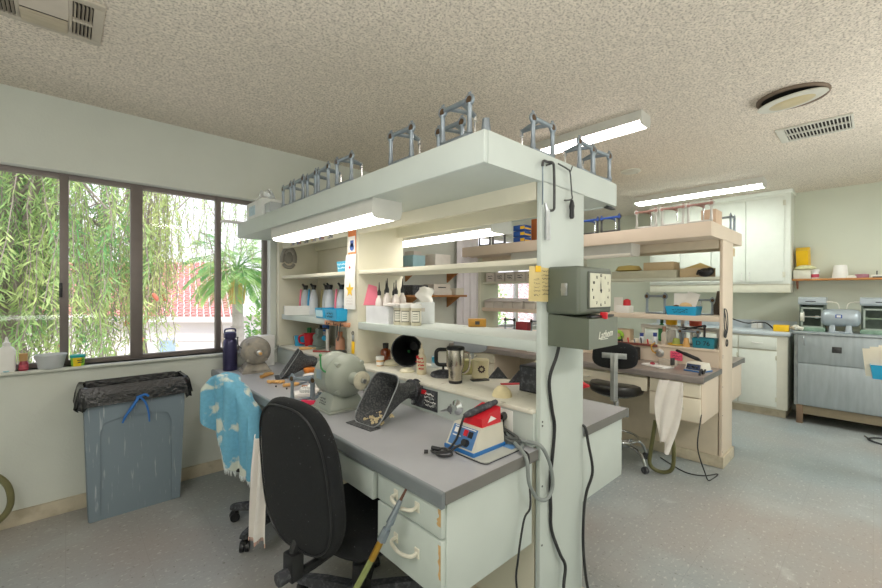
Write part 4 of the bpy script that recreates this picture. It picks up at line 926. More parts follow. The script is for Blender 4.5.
b = MB(); b.loft([[(x, y, z) for x, y in rrect(.07 * s, .05 * s, .01)] for z, s in ((0, .95), (.004, 1), (.075, 1), (.085, .9))]); t = single('plastic_carton', b, M_offwhite, 'off-white container cut by the left picture edge on the window sill', 'container', (-.325, 3.345, SZ))
bottle('nail_bottle', 'small dark red bottle with a gold cap on the window sill', 'bottle', (-.178, 3.345, SZ), .02, .10, mat('dark_red_bottle', '#8e2336', .3, var=.08), mat('gold_cap', '#b8905a', .4), .4, .75, mat('red_label', '#b24a58', .6, var=.3, vscale=70))
t = thing('clear_tub', 'round frosted plastic tub on the window sill beside the thin mullion', 'tub', (-.065, 3.35, SZ))
b = MB(); b.lathe([(.052, 0), (.055, .004), (.070, .075), (.0725, .078), (.0725, .083), (.068, .083), (.0665, .076), (.051, .008)], n=30); b.build('tub', mat('frosted_plastic', '#dfe3e4', .35, var=.03, trans=.3), t, 50)
t = thing('modelling_clay_tub', 'green and yellow modelling clay tub with teal lid on the window sill', 'tub', (.055, 3.345, SZ))
b = MB(); b.mi = 0
prof = [(.028, 0), (.030, .002), (.034, .05), (.0345, .056)]
for k in range(24):
    a0, a1 = 2 * PI * k / 24, 2 * PI * (k + 1) / 24; b.mi = 1 if 15 <= k <= 19 else 0
    for (r0, z0), (r1, z1) in zip(prof, prof[1:]): b.add([(r0 * math.cos(a0), r0 * math.sin(a0), z0), (r0 * math.cos(a1), r0 * math.sin(a1), z0), (r1 * math.cos(a1), r1 * math.sin(a1), z1), (r1 * math.cos(a0), r1 * math.sin(a0), z1)], [(0, 1, 2, 3)])
b.build('tub', [mat('lime_green', '#86c232', .4), mat('clay_yellow', '#f2d21f', .4)], t, 60)
b = MB(); b.lathe([(.036, .053), (.0375, .056), (.0375, .066), (.034, .069), (.01, .067)], n=26); b.build('lid', mat('teal_lid', '#23a3a0', .35), t)
b = MB(); scribble(b, (.010, -.0335, .03), (.94, .34, 0), (0, 0, 1), .03, .026, 2, .005, 3, .001); b.build('dark_print', M_ink, t, 0, False)

# ------------------------------------------------------------------ near worktop goods
WT = .764
# handpiece controller with holder
t = thing('handpiece_control', 'white electric handpiece control box with blue panel at the worktop corner', 'control box', (1.115, 1.01, WT + .006))
L0 = Wm((1.115, 1.01, WT + .006)); b = Wm((1.115, 1.01, WT + .006)); z0 = WT + .008
b.add([(1.03, .94, z0 + .01), (1.20, .94, z0 + .01), (1.20, 1.08, z0 + .01), (1.03, 1.08, z0 + .01), (1.072, .945, z0 + .085), (1.195, .945, z0 + .085), (1.195, 1.075, z0 + .085), (1.072, 1.075, z0 + .085)], [(0, 3, 2, 1), (4, 5, 6, 7), (0, 1, 5, 4), (1, 2, 6, 5), (2, 3, 7, 6), (3, 0, 4, 7)])
b.build('case', mat('aged_case', '#cbc7b8', .45, var=.04), t, 0)
b = Wm((1.115, 1.01, WT + .006)); b.box(1.026, 1.203, .936, 1.084, z0 - .004, z0 + .012, .003); b.build('blue_base', mat('base_blue', '#2166a8', .4), t)
ux_, uy_ = Vector((0, -1, 0)), Vector((.042, 0, .075)).normalized(); nn_ = ux_.cross(uy_)
def on_panel(mb, u0, u1, v0, v1, l, h):
    c = Vector((1.051, 1.01, z0 + .0475)) - Vector((1.115, 1.01, WT + .006)); c = Vector((1.115, 1.01, WT + .006)) + c
    q = lambda u, v, w: c + ux_ * u + uy_ * v + nn_ * w
    mb.add([q(u0, v0, l), q(u1, v0, l), q(u1, v1, l), q(u0, v1, l), q(u0, v0, l + h), q(u1, v0, l + h), q(u1, v1, l + h), q(u0, v1, l + h)], [(0, 3, 2, 1), (4, 5, 6, 7), (0, 1, 5, 4), (1, 2, 6, 5), (2, 3, 7, 6), (3, 0, 4, 7)])
b = Wm((1.115, 1.01, WT + .006)); on_panel(b, -.06, .058, -.036, .036, .0, .0015); pn = b.build('panel', mat('panel_blue', '#4c78ad', .4, var=.05), t, 0)
b = Wm((1.115, 1.01, WT + .006)); on_panel(b, .002, .018, .004, .026, .0015, .006); b.build('red_switch', M_red, pn, 0)
b = Wm((1.115, 1.01, WT + .006)); on_panel(b, .024, .042, .002, .024, .0015, .004); b.build('black_switch', M_black, pn, 0)
b = Wm((1.115, 1.01, WT + .006)); on_panel(b, -.048, -.022, .008, .026, .0015, .001); on_panel(b, -.05, .05, .030, .033, .0015, .0008); on_panel(b, -.05, -.01, -.004, 0, .0015, .0008); b.build('white_print', M_white, pn, 0)
c_ = Vector((1.045, .985, z0 + .03)); b = Wm((1.115, 1.01, WT + .006)); b.cyl(c_, c_ + nn_ * .022, .014, .012, 14); b.build('knob', M_black, pn)
b = Wm((1.115, 1.01, WT + .006)); hz = z0 + .085
b.add([(1.085, .95, hz), (1.19, .95, hz), (1.19, 1.05, hz), (1.085, 1.05, hz), (1.09, .955, hz + .028), (1.195, .955, hz + .055), (1.195, 1.045, hz + .055), (1.09, 1.045, hz + .028)], [(0, 3, 2, 1), (4, 5, 6, 7), (0, 1, 5, 4), (1, 2, 6, 5), (2, 3, 7, 6), (3, 0, 4, 7)]); ho = b.build('red_holder', M_red, t, 0)
b = Wm((1.115, 1.01, WT + .006)); b.add([(1.115, .9495, hz + .012), (1.165, .9495, hz + .018), (1.135, .9515, hz + .034)], [(0, 1, 2)]); b.build('white_triangle', M_white, ho, 0, False)
t = thing('handpiece', 'dark ribbed electric handpiece lying on the red holder of the control box', 'handpiece', (1.14, 1.0, hz + .05))
b = Wm((1.14, 1.0, hz + .05)); a0, a1 = Vector((1.062, 1.015, hz + .034)), Vector((1.215, .975, hz + .072)); rr_ = []
d_ = (a1 - a0); prof = [(.008, 0), (.011, .01)] + [(.0125 + (.0015 if i % 2 else 0), .02 + i * .009) for i in range(9)] + [(.013, .115), (.011, .12), (.010, .145), (.006, .15)]
b.lathe(prof, a0, 14, d_); b.build('grip', M_black_dusty, t)
b = Wm((1.14, 1.0, hz + .05)); b.tube([a0, a0 + Vector((-.012, .0, -.02)), (1.035, 1.03, WT + .045), (1.00, 1.04, WT + .012), (.965, 1.06, WT + .006), (.955, 1.02, WT + .008), (.985, 1.0, WT + .012), (1.0, 1.05, WT + .014), (.97, 1.085, WT + .008), (.945, 1.05, WT + .016), (.975, 1.01, WT + .02), (1.01, 1.005, WT + .03), (1.035, .99, WT + .04)], .0045, 7); b.build('coiled_lead', M_cord, t)
b = Wm((1.14, 1.0, hz + .05)); b.cyl((.94, 1.075, WT + .012), (.93, 1.085, WT + .012), .007); b.cyl((.985, 1.06, WT + .012), (.97, 1.09, WT + .014), .008); b.build('lead_plugs', M_black, t)
t = thing('flat_scale', 'flat white rounded pad with a blue window under the control box', 'scale', (1.13, .955, WT))
b = MB(); b.loft([[(x * 1.0, y, z) for x, y in rrect(.215, .15, .02)] for z in (0, .007)]); b.build('pad', mat('pad_grey', '#adb0a9', .5), t, 40)
b = MB(); b.box(.055, .10, -.06, -.01, .007, .008); b.build('blue_window', mat('blue_window', '#5f8fc4', .3), t, 0)
b = MB(); b.torus((0, 0, .0035), .0, .0)if False else b.loft([[(x, y, z) for x, y in rrect(.219, .154, .021)] for z in (.001, .004)]); b.build('dark_rim', M_ink, t, 40)
# cables heaped behind the control and looping over the worktop end
b = MB(); b.tube([(1.20, 1.03, .80), (1.235, 1.0, .785), (1.22, .94, .775), (1.25, .90, .772), (1.21, .88, .775), (1.24, .93, .782), (1.262, .87, .785), (1.275, .826, .775), (1.31, .812, .70), (1.329, .815, .62), (1.29, .815, .585), (1.237, .82, .605), (1.19, .822, .67), (1.18, .825, .75), (1.195, .86, .776), (1.24, .95, .79), (1.26, 1.0, .82)], .007, 8); single('cable', b, M_gcord, 'grey cable looping down over the near end of the worktop', 'cable')
b = MB(); b.tube([(1.258, .99, .845), (1.24, .97, .80), (1.22, .90, .77), (1.197, .832, .768), (1.187, .824, .717), (1.20, .824, .589), (1.171, .83, .547), (1.137, .83, .423), (1.126, .826, .331), (1.15, .79, .10), (1.2, .74, .005), (1.35, .72, .005)], .0038, 7); single('cable', b, M_cord, 'thin black lead dropping from the socket over the worktop end to the floor', 'cable')
b = MB(); b.tube([(1.215, 1.06, .775), (1.25, 1.03, .79), (1.225, .98, .80), (1.205, .93, .79), (1.24, .90, .785), (1.255, .95, .80), (1.22, 1.0, .81), (1.205, .95, .80), (1.235, .91, .795), (1.25, .985, .81), (1.24, 1.05, .79), (1.22, 1.07, .77)], .0055, 7); single('cable', b, mat('charcoal_cord', '#4a4d4c', .5), 'charcoal cable heaped behind the control box by the socket', 'cable')
# riser fittings
t = thing('switch_plate', 'black control plate with a red label on the riser behind the large dust hood', 'switch plate', (1.267, 1.48, .83))
b = MB(); b.box(-.003, .002, -.095, .095, -.05, .047, .001); b.build('plate', M_black_dusty, t)
b = MB(); b.box(-.0042, -.003, -.02, .03, .02, .04); b.build('red_label', M_red, t, 0)
b = MB(); scribble(b, (-.0035, -.045, 0), (0, -1, 0), (0, 0, 1), .08, .07, 4, .004, 6, .001); b.build('pale_print', M_white, t, 0, False)
for y, z in ((-.08, -.02), (-.06, .01), (.07, -.03)):
    b = MB(); b.cyl((-.003, y, z), (-.016, y, z), .007, n=10); b.build('knob', M_alu, t)
t = thing('gas_valve', 'round chrome gas valve with pointed outlet on the riser', 'valve', (1.27, 1.255, .832))
b = MB(); b.lathe([(.034, 0), (.034, .004), (.022, .012), (.013, .018), (.012, .04)], (0, 0, 0), 20, (-1, 0, 0)); b.build('flange', M_chrome, t)
b = MB(); b.cyl((-.03, .0, 0), (-.03, .075, -.028), .010, .004, 10); b.build('outlet', M_alu, t)
b = MB(); b.cyl((-.04, 0, 0), (-.048, 0, 0), .016, n=8); b.cyl((-.044, 0, -.02), (-.044, 0, .022), .004); b.build('handle', M_chrome, t)
t = thing('wall_socket', 'white double wall socket with a black plug on the riser', 'socket', (1.27, 1.01, .83))
b = MB(); b.box(-.006, 0, -.058, .058, -.055, .052, .003); b.build('plate', M_white, t)
for z in (-.026, .024):
    b = MB(); b.lathe([(.017, .006), (.017, .008)], (0, -.02, z), 16, (-1, 0, 0)); b.build('outlet', M_offwhite, t)
    b = MB(); 
    for o in (-.006, .006): b.box(-.0095, -.008, -.02 + o - .001, -.02 + o + .001, z - .005, z + .005)
    b.build('slots', M_ink, t, 0)
b = MB(); b.cyl((-.008, -.02, .026), (-.05, -.035, .034), .016, .010, 10); single('plug', b, M_black, 'black plug pushed into the wall socket on the riser', 'plug', (1.27, 1.01, .83))
# articulators and tools round the large lathe
a2 = dup(A0, 'metal articulator lying among tools left of the large polishing lathe', (.90, 2.02, WT), R(-62), 'articulators on worktops')
b = MB(); b.cyl((-.045, 0, .014), (.045, 0, .014), .014, n=14); single('red_tube', b, mat('crimson_tube', '#d01f4a', .4), 'crimson red tube lying in front of the large polishing lathe', 'tube', (.905, 1.945, WT), R(-55))
b = MB(); b.lathe([(.012, 0), (.02, .004), (.03, .006), (.005, .01)], n=9); single('wax_scrap', b, M_orange, 'orange wax scrap beside the crimson tube on the near worktop', 'wax', (.93, 1.90, WT))
for i, (x, y, l, h) in enumerate([(.965, 2.56, 'lumpy orange wax strip nearest the window-end dust hood', .09), (1.005, 2.42, 'lumpy orange wax strip in front of the amber jar', .075)]):
    b = MB(); rnd = random.Random(i)
    for k in range(7): b.ball((-h / 2 + h * k / 6, rnd.uniform(-.008, .008), .012), (.012, .010 + rnd.random() * .004, .010 + rnd.random() * .003), 8)
    single('wax_strip', b, M_orange, l, 'wax', (x, y, WT), R(-40 + 20 * i))
for i, (x, y, l) in enumerate([(.93, 2.46, 'tiny dark bur left of the orange wax on the near worktop'), (.955, 2.36, 'tiny dark bur right of the orange wax on the near worktop')]):
    b = MB(); b.ball((0, 0, .006), .006, 8); single('bur', b, M_steel_d, l, 'bur', (x, y, WT))
t = thing('jar', 'amber jar with an orange lid behind the wax strips', 'jar', (1.205, 2.60, WT)); b = MB(); b.lathe([(.03, 0), (.032, .004), (.032, .038), (.028, .042)], n=20); b.build('body', mat('amber_jar', '#dc9a35', .3, var=.1), t); b = MB(); b.lathe([(.036, .04), (.037, .044), (.037, .06), (.03, .064)], n=20); b.build('lid', mat('orange_lid', '#f08c3c', .4), t)
bottle('pot', 'small white pot with a blue lid beside the amber jar', 'pot', (1.235, 2.50, WT), .018, .05, M_white, mat('navy_lid', '#2f4f95', .4), .35, .9, M_red)
bottle('pot', 'small red pot right of the amber jar', 'pot', (1.20, 2.45, WT), .017, .042, M_red, M_white, .3, .9)
t = thing('plaster_cast', 'pale dental cast on a white slab beside the large lathe', 'cast', (1.05, 2.20, WT)); b = MB(); b.box(-.05, .05, -.06, .06, 0, .02, .006); b.build('slab', M_pinkwhite, t)
b = MB(); 
for k in range(11): a = PI * k / 10; b.ball((.036 * math.cos(a), .04 * math.sin(a) - .015, .03), (.008, .009, .014), 8)
b.build('teeth', M_white, t)
dup(t, 'pale dental cast nearer the wall riser, behind the first cast', (1.16, 2.33, WT), .6, 'casts on the near worktop'); t['group'] = 'casts on the near worktop'
dup(t, 'pale dental cast at the front edge left of the lathe', (.98, 2.16, WT), 1.2)
t = thing('tumbler', 'silver tumbler with a black lid behind the large polishing lathe', 'cup', (1.225, 2.225, WT)); b = MB(); b.lathe([(.034, 0), (.036, .003), (.042, .17), (.042, .20)], n=24); b.build('body', M_alu, t); b = MB(); b.lathe([(.044, .197), (.044, .212), (.038, .218), (.01, .218)], n=24); b.build('lid', M_black, t)
t = thing('drawer_tower', 'white plastic mini drawer tower at the window end of the worktop', 'drawers', (1.14, 3.265, WT)); b = MB(); b.box(-.065, .065, -.05, .05, 0, .235, .004); b.build('frame', M_white, t)
for i in range(5):
    b = MB(); b.box(-.068, -.064, -.044, .044, .012 + i * .044, .049 + i * .044, .002); b.box(-.072, -.066, -.012, .012, .026 + i * .044, .032 + i * .044); b.build('drawer', M_offwhite, t)
for i, (m, x, l) in enumerate([(M_red, 0, 'red pen standing before the white mini drawer tower'), (mat('pen_blue', '#3a63b8', .4), .03, 'blue pen standing before the white mini drawer tower')]):
    b = MB(); b.cyl((0, 0, 0), (.012, .01, .18), .005, n=8); b.cyl((.012, .01, .18), (.0135, .0115, .20), .005, .001, 8); single('pen', b, m, l, 'pen', (1.06 + x, 3.21 - x * .6, WT))

# ------------------------------------------------------------------ near ledge goods
LZ = .905
bottle('amber_bottle', 'amber glass bottle with a black cap on the near ledge against the divider', 'bottle', (1.46, 2.075, LZ), .033, .118, M_amber, M_black, .22, .45)
bottle('small_jar', 'small clear jar with white label and amber contents on the near ledge corner', 'jar', (1.36, 1.99, LZ), .022, .058, mat('pale_amber', '#d9a86a', .3), M_white, .3, .9, M_paper)
b = MB(); b.box(-.055, .055, -.06, .06, 0, .135, .004); single('white_block', b, M_pinkwhite, 'white block box standing on the worktop beneath the amber bottle', 'box', (1.215, 2.09, WT))
b = MB(); b.lathe([(.05, 0), (.055, .008), (.04, .026), (.01, .032)], n=16, sx=1, sy=.8); single('plaster_lump', b, M_plaster, 'greenish plaster lump between amber bottle and black hood', 'plaster', (1.43, 1.97, LZ))
b = MB(); b.lathe([(.04, 0), (.042, .006), (.03, .016), (.008, .02)], n=16); single('plaster_lump', b, M_plaster, 'flat white plaster piece left of the squeeze bottle', 'plaster', (1.37, 1.745, LZ))
t = thing('black_hood', 'large black flared dust hood lying on the ledge behind the squeeze bottle', 'hood', (1.46, 1.86, LZ), R(-140))
b = MB(); Q = MB(); prof = [(.093, 0), (.088, .02), (.072, .06), (.055, .10), (.042, .14), (.036, .20), (.036, .23)]
b.lathe(prof, (0, 0, .094), 30, (-1, .0, 0), cap0=False, cap1=False); b.lathe([(r - .004, z) for r, z in prof], (0, 0, .094), 30, (-1, 0, 0), cap0=False, cap1=True); b.build('horn', M_black, t, 60)
b = MB(); b.torus((0, 0, .094), .0915, .004, (1, 0, 0), 32); b.build('rim', M_black_dusty, t, 60)
t = bottle('squeeze_bottle', 'cream squeeze bottle with red print and pointed tip on the near ledge', 'bottle', (1.388, 1.643, LZ), .026, .165, mat('cream_plastic', '#dcd0b0', .5), mat('cream_tip', '#d9cdb0', .5), .3, .5, None, None, True)
b = MB(); b.box(-.0275, -.0262, -.008, .012, .085, .10); b.box(-.0282, -.0262, -.012, .018, .065, .07); scribble(b, (-.020, -.0185, .06), (.68, -.73, 0), (0, 0, 1), .03, .07, 4, .004, 4, .0015); b.build('red_print', M_red, t, 0, False)
t = thing('magnifier_stand', 'small black frame on a round dusty foot beside the steel mug', 'stand', (1.44, 1.53, LZ))
b = MB(); b.lathe([(.066, 0), (.068, .006), (.062, .018), (.03, .03), (.008, .034)], n=28); b.build('foot', M_black_dusty, t)
b = MB(); b.cyl((0, 0, .03), (0, 0, .06), .006); b.build('stem', M_black, t)
ux2 = Vector((.73, -.68, 0)); ring = [ux2 * x + Vector((0, 0, .098 + z)) for x, z in rrect(.075, .08, .02, 4)]
b = MB(); b.tube(ring, .010, 8, smooth=False, closed=True); b.build('frame', M_black, t, 60)
b = MB(); b.add([ux2 * x + Vector((.004, .004, .098 + z)) for x, z in ((-.028, -.03), (.028, -.03), (.028, .03), (-.028, .03))], [(0, 1, 2, 3)]); b.build('dial', M_offwhite, t, 0)
t = thing('travel_mug', 'stainless steel travel mug on the front of the near ledge', 'mug', (1.375, 1.375, LZ))
M_ss = mat('stainless_steel', '#b5aea2', .25, .95, var=.06, vscale=6, stretch=(1, 1, .2))
b = MB(); b.lathe([(.031, 0), (.033, .004), (.033, .014)], n=28); b.build('black_base', M_black, t)
b = MB(); b.lathe([(.033, .0141), (.034, .05), (.036, .066), (.042, .08), (.0435, .09), (.0435, .160), (.042, .165)], n=30); b.build('body', M_ss, t)
b = MB(); b.lathe([(.0445, .160), (.0445, .170), (.04, .175), (.01, .174)], n=28); b.build('lid', M_black, t)
b = MB(); b.tube([ux2 * .043 + Vector((0, 0, .15)), ux2 * .066 + Vector((0, 0, .14)), ux2 * .07 + Vector((0, 0, .10)), ux2 * .06 + Vector((0, 0, .06)), ux2 * .036 + Vector((0, 0, .045))], .006, 8); b.build('handle', M_ss, t)
t = thing('paper_roll', 'cream roll with a dark round emblem on the near ledge', 'roll', (1.55, 1.37, LZ))
b = MB(); b.lathe([(.038, 0), (.044, .003), (.043, .02), (.040, .03), (.043, .07), (.045, .09), (.042, .094)], n=24); b.build('roll', mat('cream_roll', '#dccfa6', .7), t)
b = MB(); 
for k in range(10):
    a = 2 * PI * k / 10; b.ball((-.030 + .0 * math.cos(a), -.033 + 0, .05), .001, 6)
q0 = Vector((-.0305, -.034, .052)); 
rg = lambda r, n, j: [q0 + ux2 * (r * (1 + j * (i % 2)) * math.cos(2 * PI * i / n)) + Vector((0, 0, r * (1 + j * (i % 2)) * math.sin(2 * PI * i / n))) + Vector((-.002, -.002, 0)) for i in range(n)]
b.loft([rg(.016, 20, .25), rg(.009, 20, 0)], False, False); b.build('emblem', mat('dark_maroon', '#3a2326', .6), t, 0, False)
b = MB(); b.box(-.045, .045, -.02, .02, 0, .006, .002); single('dark_tool', b, M_steel_d, 'dark flat tool lying in front of the cream emblem roll', 'tool', (1.50, 1.33, LZ), R(-25))
b = MB(); b.box(-.045, .045, -.035, .035, 0, .075, .003); single('khaki_box', b, mat('khaki_card', '#b3ae79', .7), 'khaki green box behind the steel mug on the near ledge', 'box', (1.565, 1.50, LZ), R(-40))
t = thing('black_speaker', 'small black box speaker against the near end panel on the ledge', 'speaker', (1.53, 1.0, LZ)); b = MB(); b.box(-.055, .055, -.055, .075, 0, .115, .004); b.build('case', M_black, t); b = MB(); b.box(-.057, -.054, -.048, .068, .008, .107, .001); b.build('grille', M_black_dusty, t)
b = MB(); b.lathe([(.042, 0), (.041, .008), (.034, .026), (.02, .04), (.004, .046)], n=24); single('plaster_dome', b, mat('yellowish_plaster', '#ddd0a4', .8, var=.08, vscale=30), 'yellowish plaster half dome at the front of the near ledge', 'plaster', (1.345, 1.067, LZ))
b = MB(); b.box(-.055, .055, -.01, .01, 0, .006, .002); single('red_strip', b, M_red, 'red plastic strip lying on the ledge behind the plaster dome', 'strip', (1.55, 1.17, LZ), R(-38))
for i, (y, l) in enumerate([(1.30, 'dark angled bracket behind the cream emblem roll'), (1.17, 'dark angled bracket beside the small black speaker')]):
    b = MB(); b.prism([(-.05, 0), (.05, 0), (.0, .06)], -.004, .004); o = b.build('bracket', M_black_dusty, None, 0); o.rotation_euler = (R(90), 0, R(-45)); o.location = (1.605, y, LZ); tag(o, l, 'bracket')
# window-end ledge
tray_bin('small blue bin on the ledge beside the red mug', (1.40, 3.20, LZ), R(70), (.10, .07, .075), M_blue)
t = thing('red_mug', 'red mug with a big handle on the ledge at the window end', 'mug', (1.44, 3.10, LZ)); b = MB(); b.lathe([(.034, 0), (.037, .004), (.046, .10), (.043, .10), (.034, .01)], n=24); b.build('cup', M_red, t, 50); b = MB(); b.tube([(-.035, .02, .09), (-.07, .04, .075), (-.065, .035, .03), (-.03, .015, .02)], .007, 8); b.build('handle', M_red, t)
b = MB(); b.box(-.09, .09, -.006, .006, 0, .004); b.at((0, 0, 0)); o = b.build('lid', M_red, t); o.location = (.02, -.02, .101); o.rotation_euler = (0, 0, R(-40))
bottle('green_bottle', 'small bottle with a green cap behind the blue bin at the window end', 'bottle', (1.50, 3.24, LZ), .018, .135, M_offwhite, M_green, .35, .8)
b = MB(); b.box(-.02, .06, -.012, .012, 0, .02, .004); o = single('green_tube', b, mat('teal_tube', '#3f9c8c', .4), 'teal tube lying on the ledge behind the red mug', 'tube', (1.52, 3.16, LZ), R(-40))
bottle('spray_can', 'spray can with a blue cap against the back panel above the old motor', 'can', (1.545, 3.03, LZ), .024, .17, mat('can_white', '#cfd6dc', .35, .3), mat('can_blue', '#2d65b8', .4), .28, .95)
bottle('black_pump_bottle', 'black pump bottle beside the blue-capped spray can', 'bottle', (1.55, 3.13, LZ), .024, .16, M_black, M_black, .4, .4)
t = thing('old_motor', 'old greenish grey cast bench vice with a blue knob on the ledge', 'vice', (1.44, 2.93, LZ)); M_gm = mat('grey_green_cast', '#7f8c82', .6, var=.15)
b = MB(); b.box(-.06, .06, -.075, .075, 0, .02, .006); b.box(-.04, .04, -.06, .06, .02, .085, .015, top=(.7, .6)); b.build('body', M_gm, t); b = MB(); b.cyl((0, -.03, .08), (0, .05, .08), .032, n=16); b.box(-.02, .02, -.02, .03, .10, .15, .004); b.build('head', M_gm, t); b = MB(); b.cyl((0, .02, .15), (.02, -.08, .155), .006); b.build('lever', M_black_dusty, t); b = MB(); b.ball((0, -.085, .085), .022, 10); b.build('blue_knob', M_blue, t)
b = MB(); b.cyl((-.06, 0, .012), (.03, 0, .012), .011, .008, 10); b.cyl((.03, 0, .012), (.07, 0, .012), .004, n=8); single('orange_handle_tool', b, M_orange, 'orange-handled tool lying across the window-end ledge', 'tool', (1.33, 2.90, LZ), R(-30))
b = MB(); b.cyl((-.06, 0, .01), (.07, 0, .01), .008, .004, 8); single('knife', b, mat('dark_red_handle', '#9b3a33', .5), 'dark red handled tool lying before the old vice', 'tool', (1.34, 2.70, LZ), R(-50))
bottle('orange_bottle', 'orange tinted plastic bottle beside the hanging yellow knife', 'bottle', (1.47, 2.66, LZ), .034, .145, mat('orange_tint', '#e2a383', .35), mat('orange_tint_cap', '#d98d6a', .4), .2, .4)
b = MB(); b.cyl((0, 0, 0), (0, 0, .16), .012, n=12); single('white_tube', b, M_white, 'white tube standing on the ledge left of the orange bottle', 'tube', (1.41, 2.74, LZ))
t = thing('utility_knife', 'yellow utility knife hanging on the front of the middle divider', 'knife', (1.281, 2.16, 1.02)); b = MB(); b.box(-.007, .003, -.014, .014, -.055, .02, .005); b.build('handle', M_yellow, t); b = MB(); b.box(-.005, .001, -.011, .011, .02, .06, .003); b.build('steel_neck', M_alu, t); b = MB(); b.torus((-.003, 0, .07), .011, .002, (1, 0, 0), 16); b.build('loop', M_steel_d, t)
t = thing('tool_rack', 'wooden peg strip with hanging tools on the front edge of the lower shelf', 'rack', (1.275, 2.30, 1.135)); b = MB(); b.box(-.012, .011, -.10, .20, -.012, .016, .003); b.build('strip', mat('copper_wood', '#c58a66', .6, var=.15, stretch=(4, 1, 4)), t)
for k in range(3):
    b = MB(); b.tube([(-.012, -.05 + k * .09, 0), (-.03, -.05 + k * .09, -.005), (-.03, -.05 + k * .09, .012)], .003, 6); b.build('hook', M_steel_d, t)
b = MB(); b.tube([(-.03, 0, .005), (-.032, .01, -.07), (-.03, .03, -.10), (-.03, .045, -.06), (-.03, .03, .0)], .003, 6); single('wire_tool', b, M_steel_d, 'bent wire tool hanging from the copper peg strip', 'tool', (1.275, 2.255, 1.135))
b = MB(); b.cyl((0, 0, 0), (0, 0, .03), .005); b.cyl((0, 0, .03), (0, 0, .075), .0075, n=10); single('green_marker', b, M_green, 'green capped marker standing on the ledge behind the black hood', 'marker', (1.56, 1.97, LZ))
b = MB(); b.box(-.04, .04, -.03, .03, 0, .06, .004); single('blue_white_box', b, mat('cyan_box', '#3aa6cf', .5, col2='#e8eef0', mix=(.45, .5), vscale=10), 'blue and white packet on the ledge behind the squeeze bottle', 'box', (1.60, 1.74, LZ), R(-40))

# more small tools on the near worktop, between the dust hood and the large lathe
dup(A0, 'small metal articulator standing behind the crimson tube on the near worktop', (1.02, 2.05, WT), R(-20), 'articulators on worktops').scale = (.8,) * 3
for i, (x, y, a, m, l) in enumerate([(1.10, 2.44, 20, M_steel, 'steel spatula lying behind the orange wax strips'), (1.08, 2.30, -50, M_wood, 'wooden-handled spatula lying beside the pale casts')]):
    t = thing('spatula', l, 'tool', (x, y, WT), R(a)); b = MB(); b.cyl((-.06, 0, .008), (.02, 0, .008), .007, .005, 10); b.build('handle', m, t); b = MB(); b.box(.02, .085, -.007, .007, .006, .009, .001); b.build('blade', M_alu, t)
b = MB(); b.torus((0, 0, .007), .028, .007, n=22); single('wooden_ring', b, mat('pale_wood', '#c79b5e', .6, var=.15), 'pale wooden ring lying between the window-end lathe and the dust hood', 'ring', (1.03, 2.86, WT))
b = MB(); b.cyl((-.05, 0, .011), (.04, 0, .011), .011, .008, 10); b.cyl((.04, 0, .011), (.075, 0, .011), .005, n=8); single('mallet_handle', b, mat('pale_wood2', '#c48f4c', .6, var=.15), 'light wooden handle lying before the window-end lathe', 'handle tool', (.99, 2.80, WT), R(35))
bottle('pot', 'small pink pot with a white lid behind the pale casts', 'pot', (1.20, 2.28, WT), .018, .045, M_pink, M_white, .3, .9)
bottle('pot', 'small teal pot with a white lid in front of the riser near the silver tumbler', 'pot', (1.22, 2.36, WT), .018, .05, mat('pot_teal', '#3f9fa8', .4), M_white, .3, .9)
b = MB(); b.box(-.035, .035, -.03, .03, 0, .05, .004); single('white_block_small', b, M_pinkwhite, 'small white block between the large dust hood horn of the window end and casts', 'block', (1.15, 2.47, WT), R(15))

# ------------------------------------------------------------------ near lower shelf goods
S2 = 1.16; S3 = 1.47
M_mist = mat('misty_squeeze_plastic', '#d3d8de', .35, var=.04)
def spout_bottle(label, loc, rz, stripe):
    t = thing('spout_bottle', label, 'bottle', loc, rz, 'squeeze bottles behind the trays')
    b = MB(); b.lathe([(.033, 0), (.036, .004), (.037, .10), (.032, .14), (.02, .185), (.014, .20)], n=18, sx=1.0, sy=.75); b.build('body', M_mist, t)
    b = MB(); b.cyl((0, 0, .198), (0, 0, .215), .016, n=12); b.cyl((0, 0, .212), (-.022, .012, .245), .012, .007, 10); b.box(-.01, .018, -.012, .012, .212, .235, .004); b.build('nozzle', M_black, t)
    if stripe:
        b = MB(); b.tube([(-.031, .014, .20), (-.038, .016, .12), (-.040, .016, .06)], .007, 6); b.build('applicator', stripe, t)
    return t
for x, y, s, l in [(1.44, 3.18, M_pink, 'misty squeeze bottle with pink stick, first from the window on the lower shelf'), (1.44, 3.03, mat('stick_blue', '#2590c4', .4), 'misty squeeze bottle with blue stick, second from the window on the lower shelf'), (1.52, 2.97, mat('olive_stick', '#a89a66', .5), 'misty squeeze bottle with olive stick on the lower shelf'),
                   (1.44, 2.76, None, 'plain misty squeeze bottle with black nozzle, without a stick'), (1.44, 2.59, M_pink, 'misty squeeze bottle with pink stick beside the star banner')]: spout_bottle(l, (x, y, S2), rnd.uniform(-.2, .2), s)
t = tray_bin('long white tray with a printed end label overhanging the lower shelf by the window', (1.385, 3.185, S2), R(-22), (.215, .27, .072), M_white, tpr=1.02, name='storage_tray')
b = MB(); b.box(-.1125, -.110, -.11, .11, .012, .060); b.build('end_label', mat('label_grey', '#d9dcdd', .6), t, 0); b = MB(); scribble(b, (-.1128, 0, .036), (0, -1, 0), (0, 0, 1), .19, .04, 2, .004, 3, .0012); b.build('print', M_steel_d, t, 0, False)
t = tray_bin('bright blue bin with a white end label on the lower shelf left of the banner', (1.39, 2.60, S2), R(-5), (.21, .15, .068), M_blue, tpr=1.08)
b = MB(); b.box(-.112, -.1095, -.06, .06, .01, .055); b.build('end_label', mat('pale_label', '#bcdfe9', .6), t, 0)
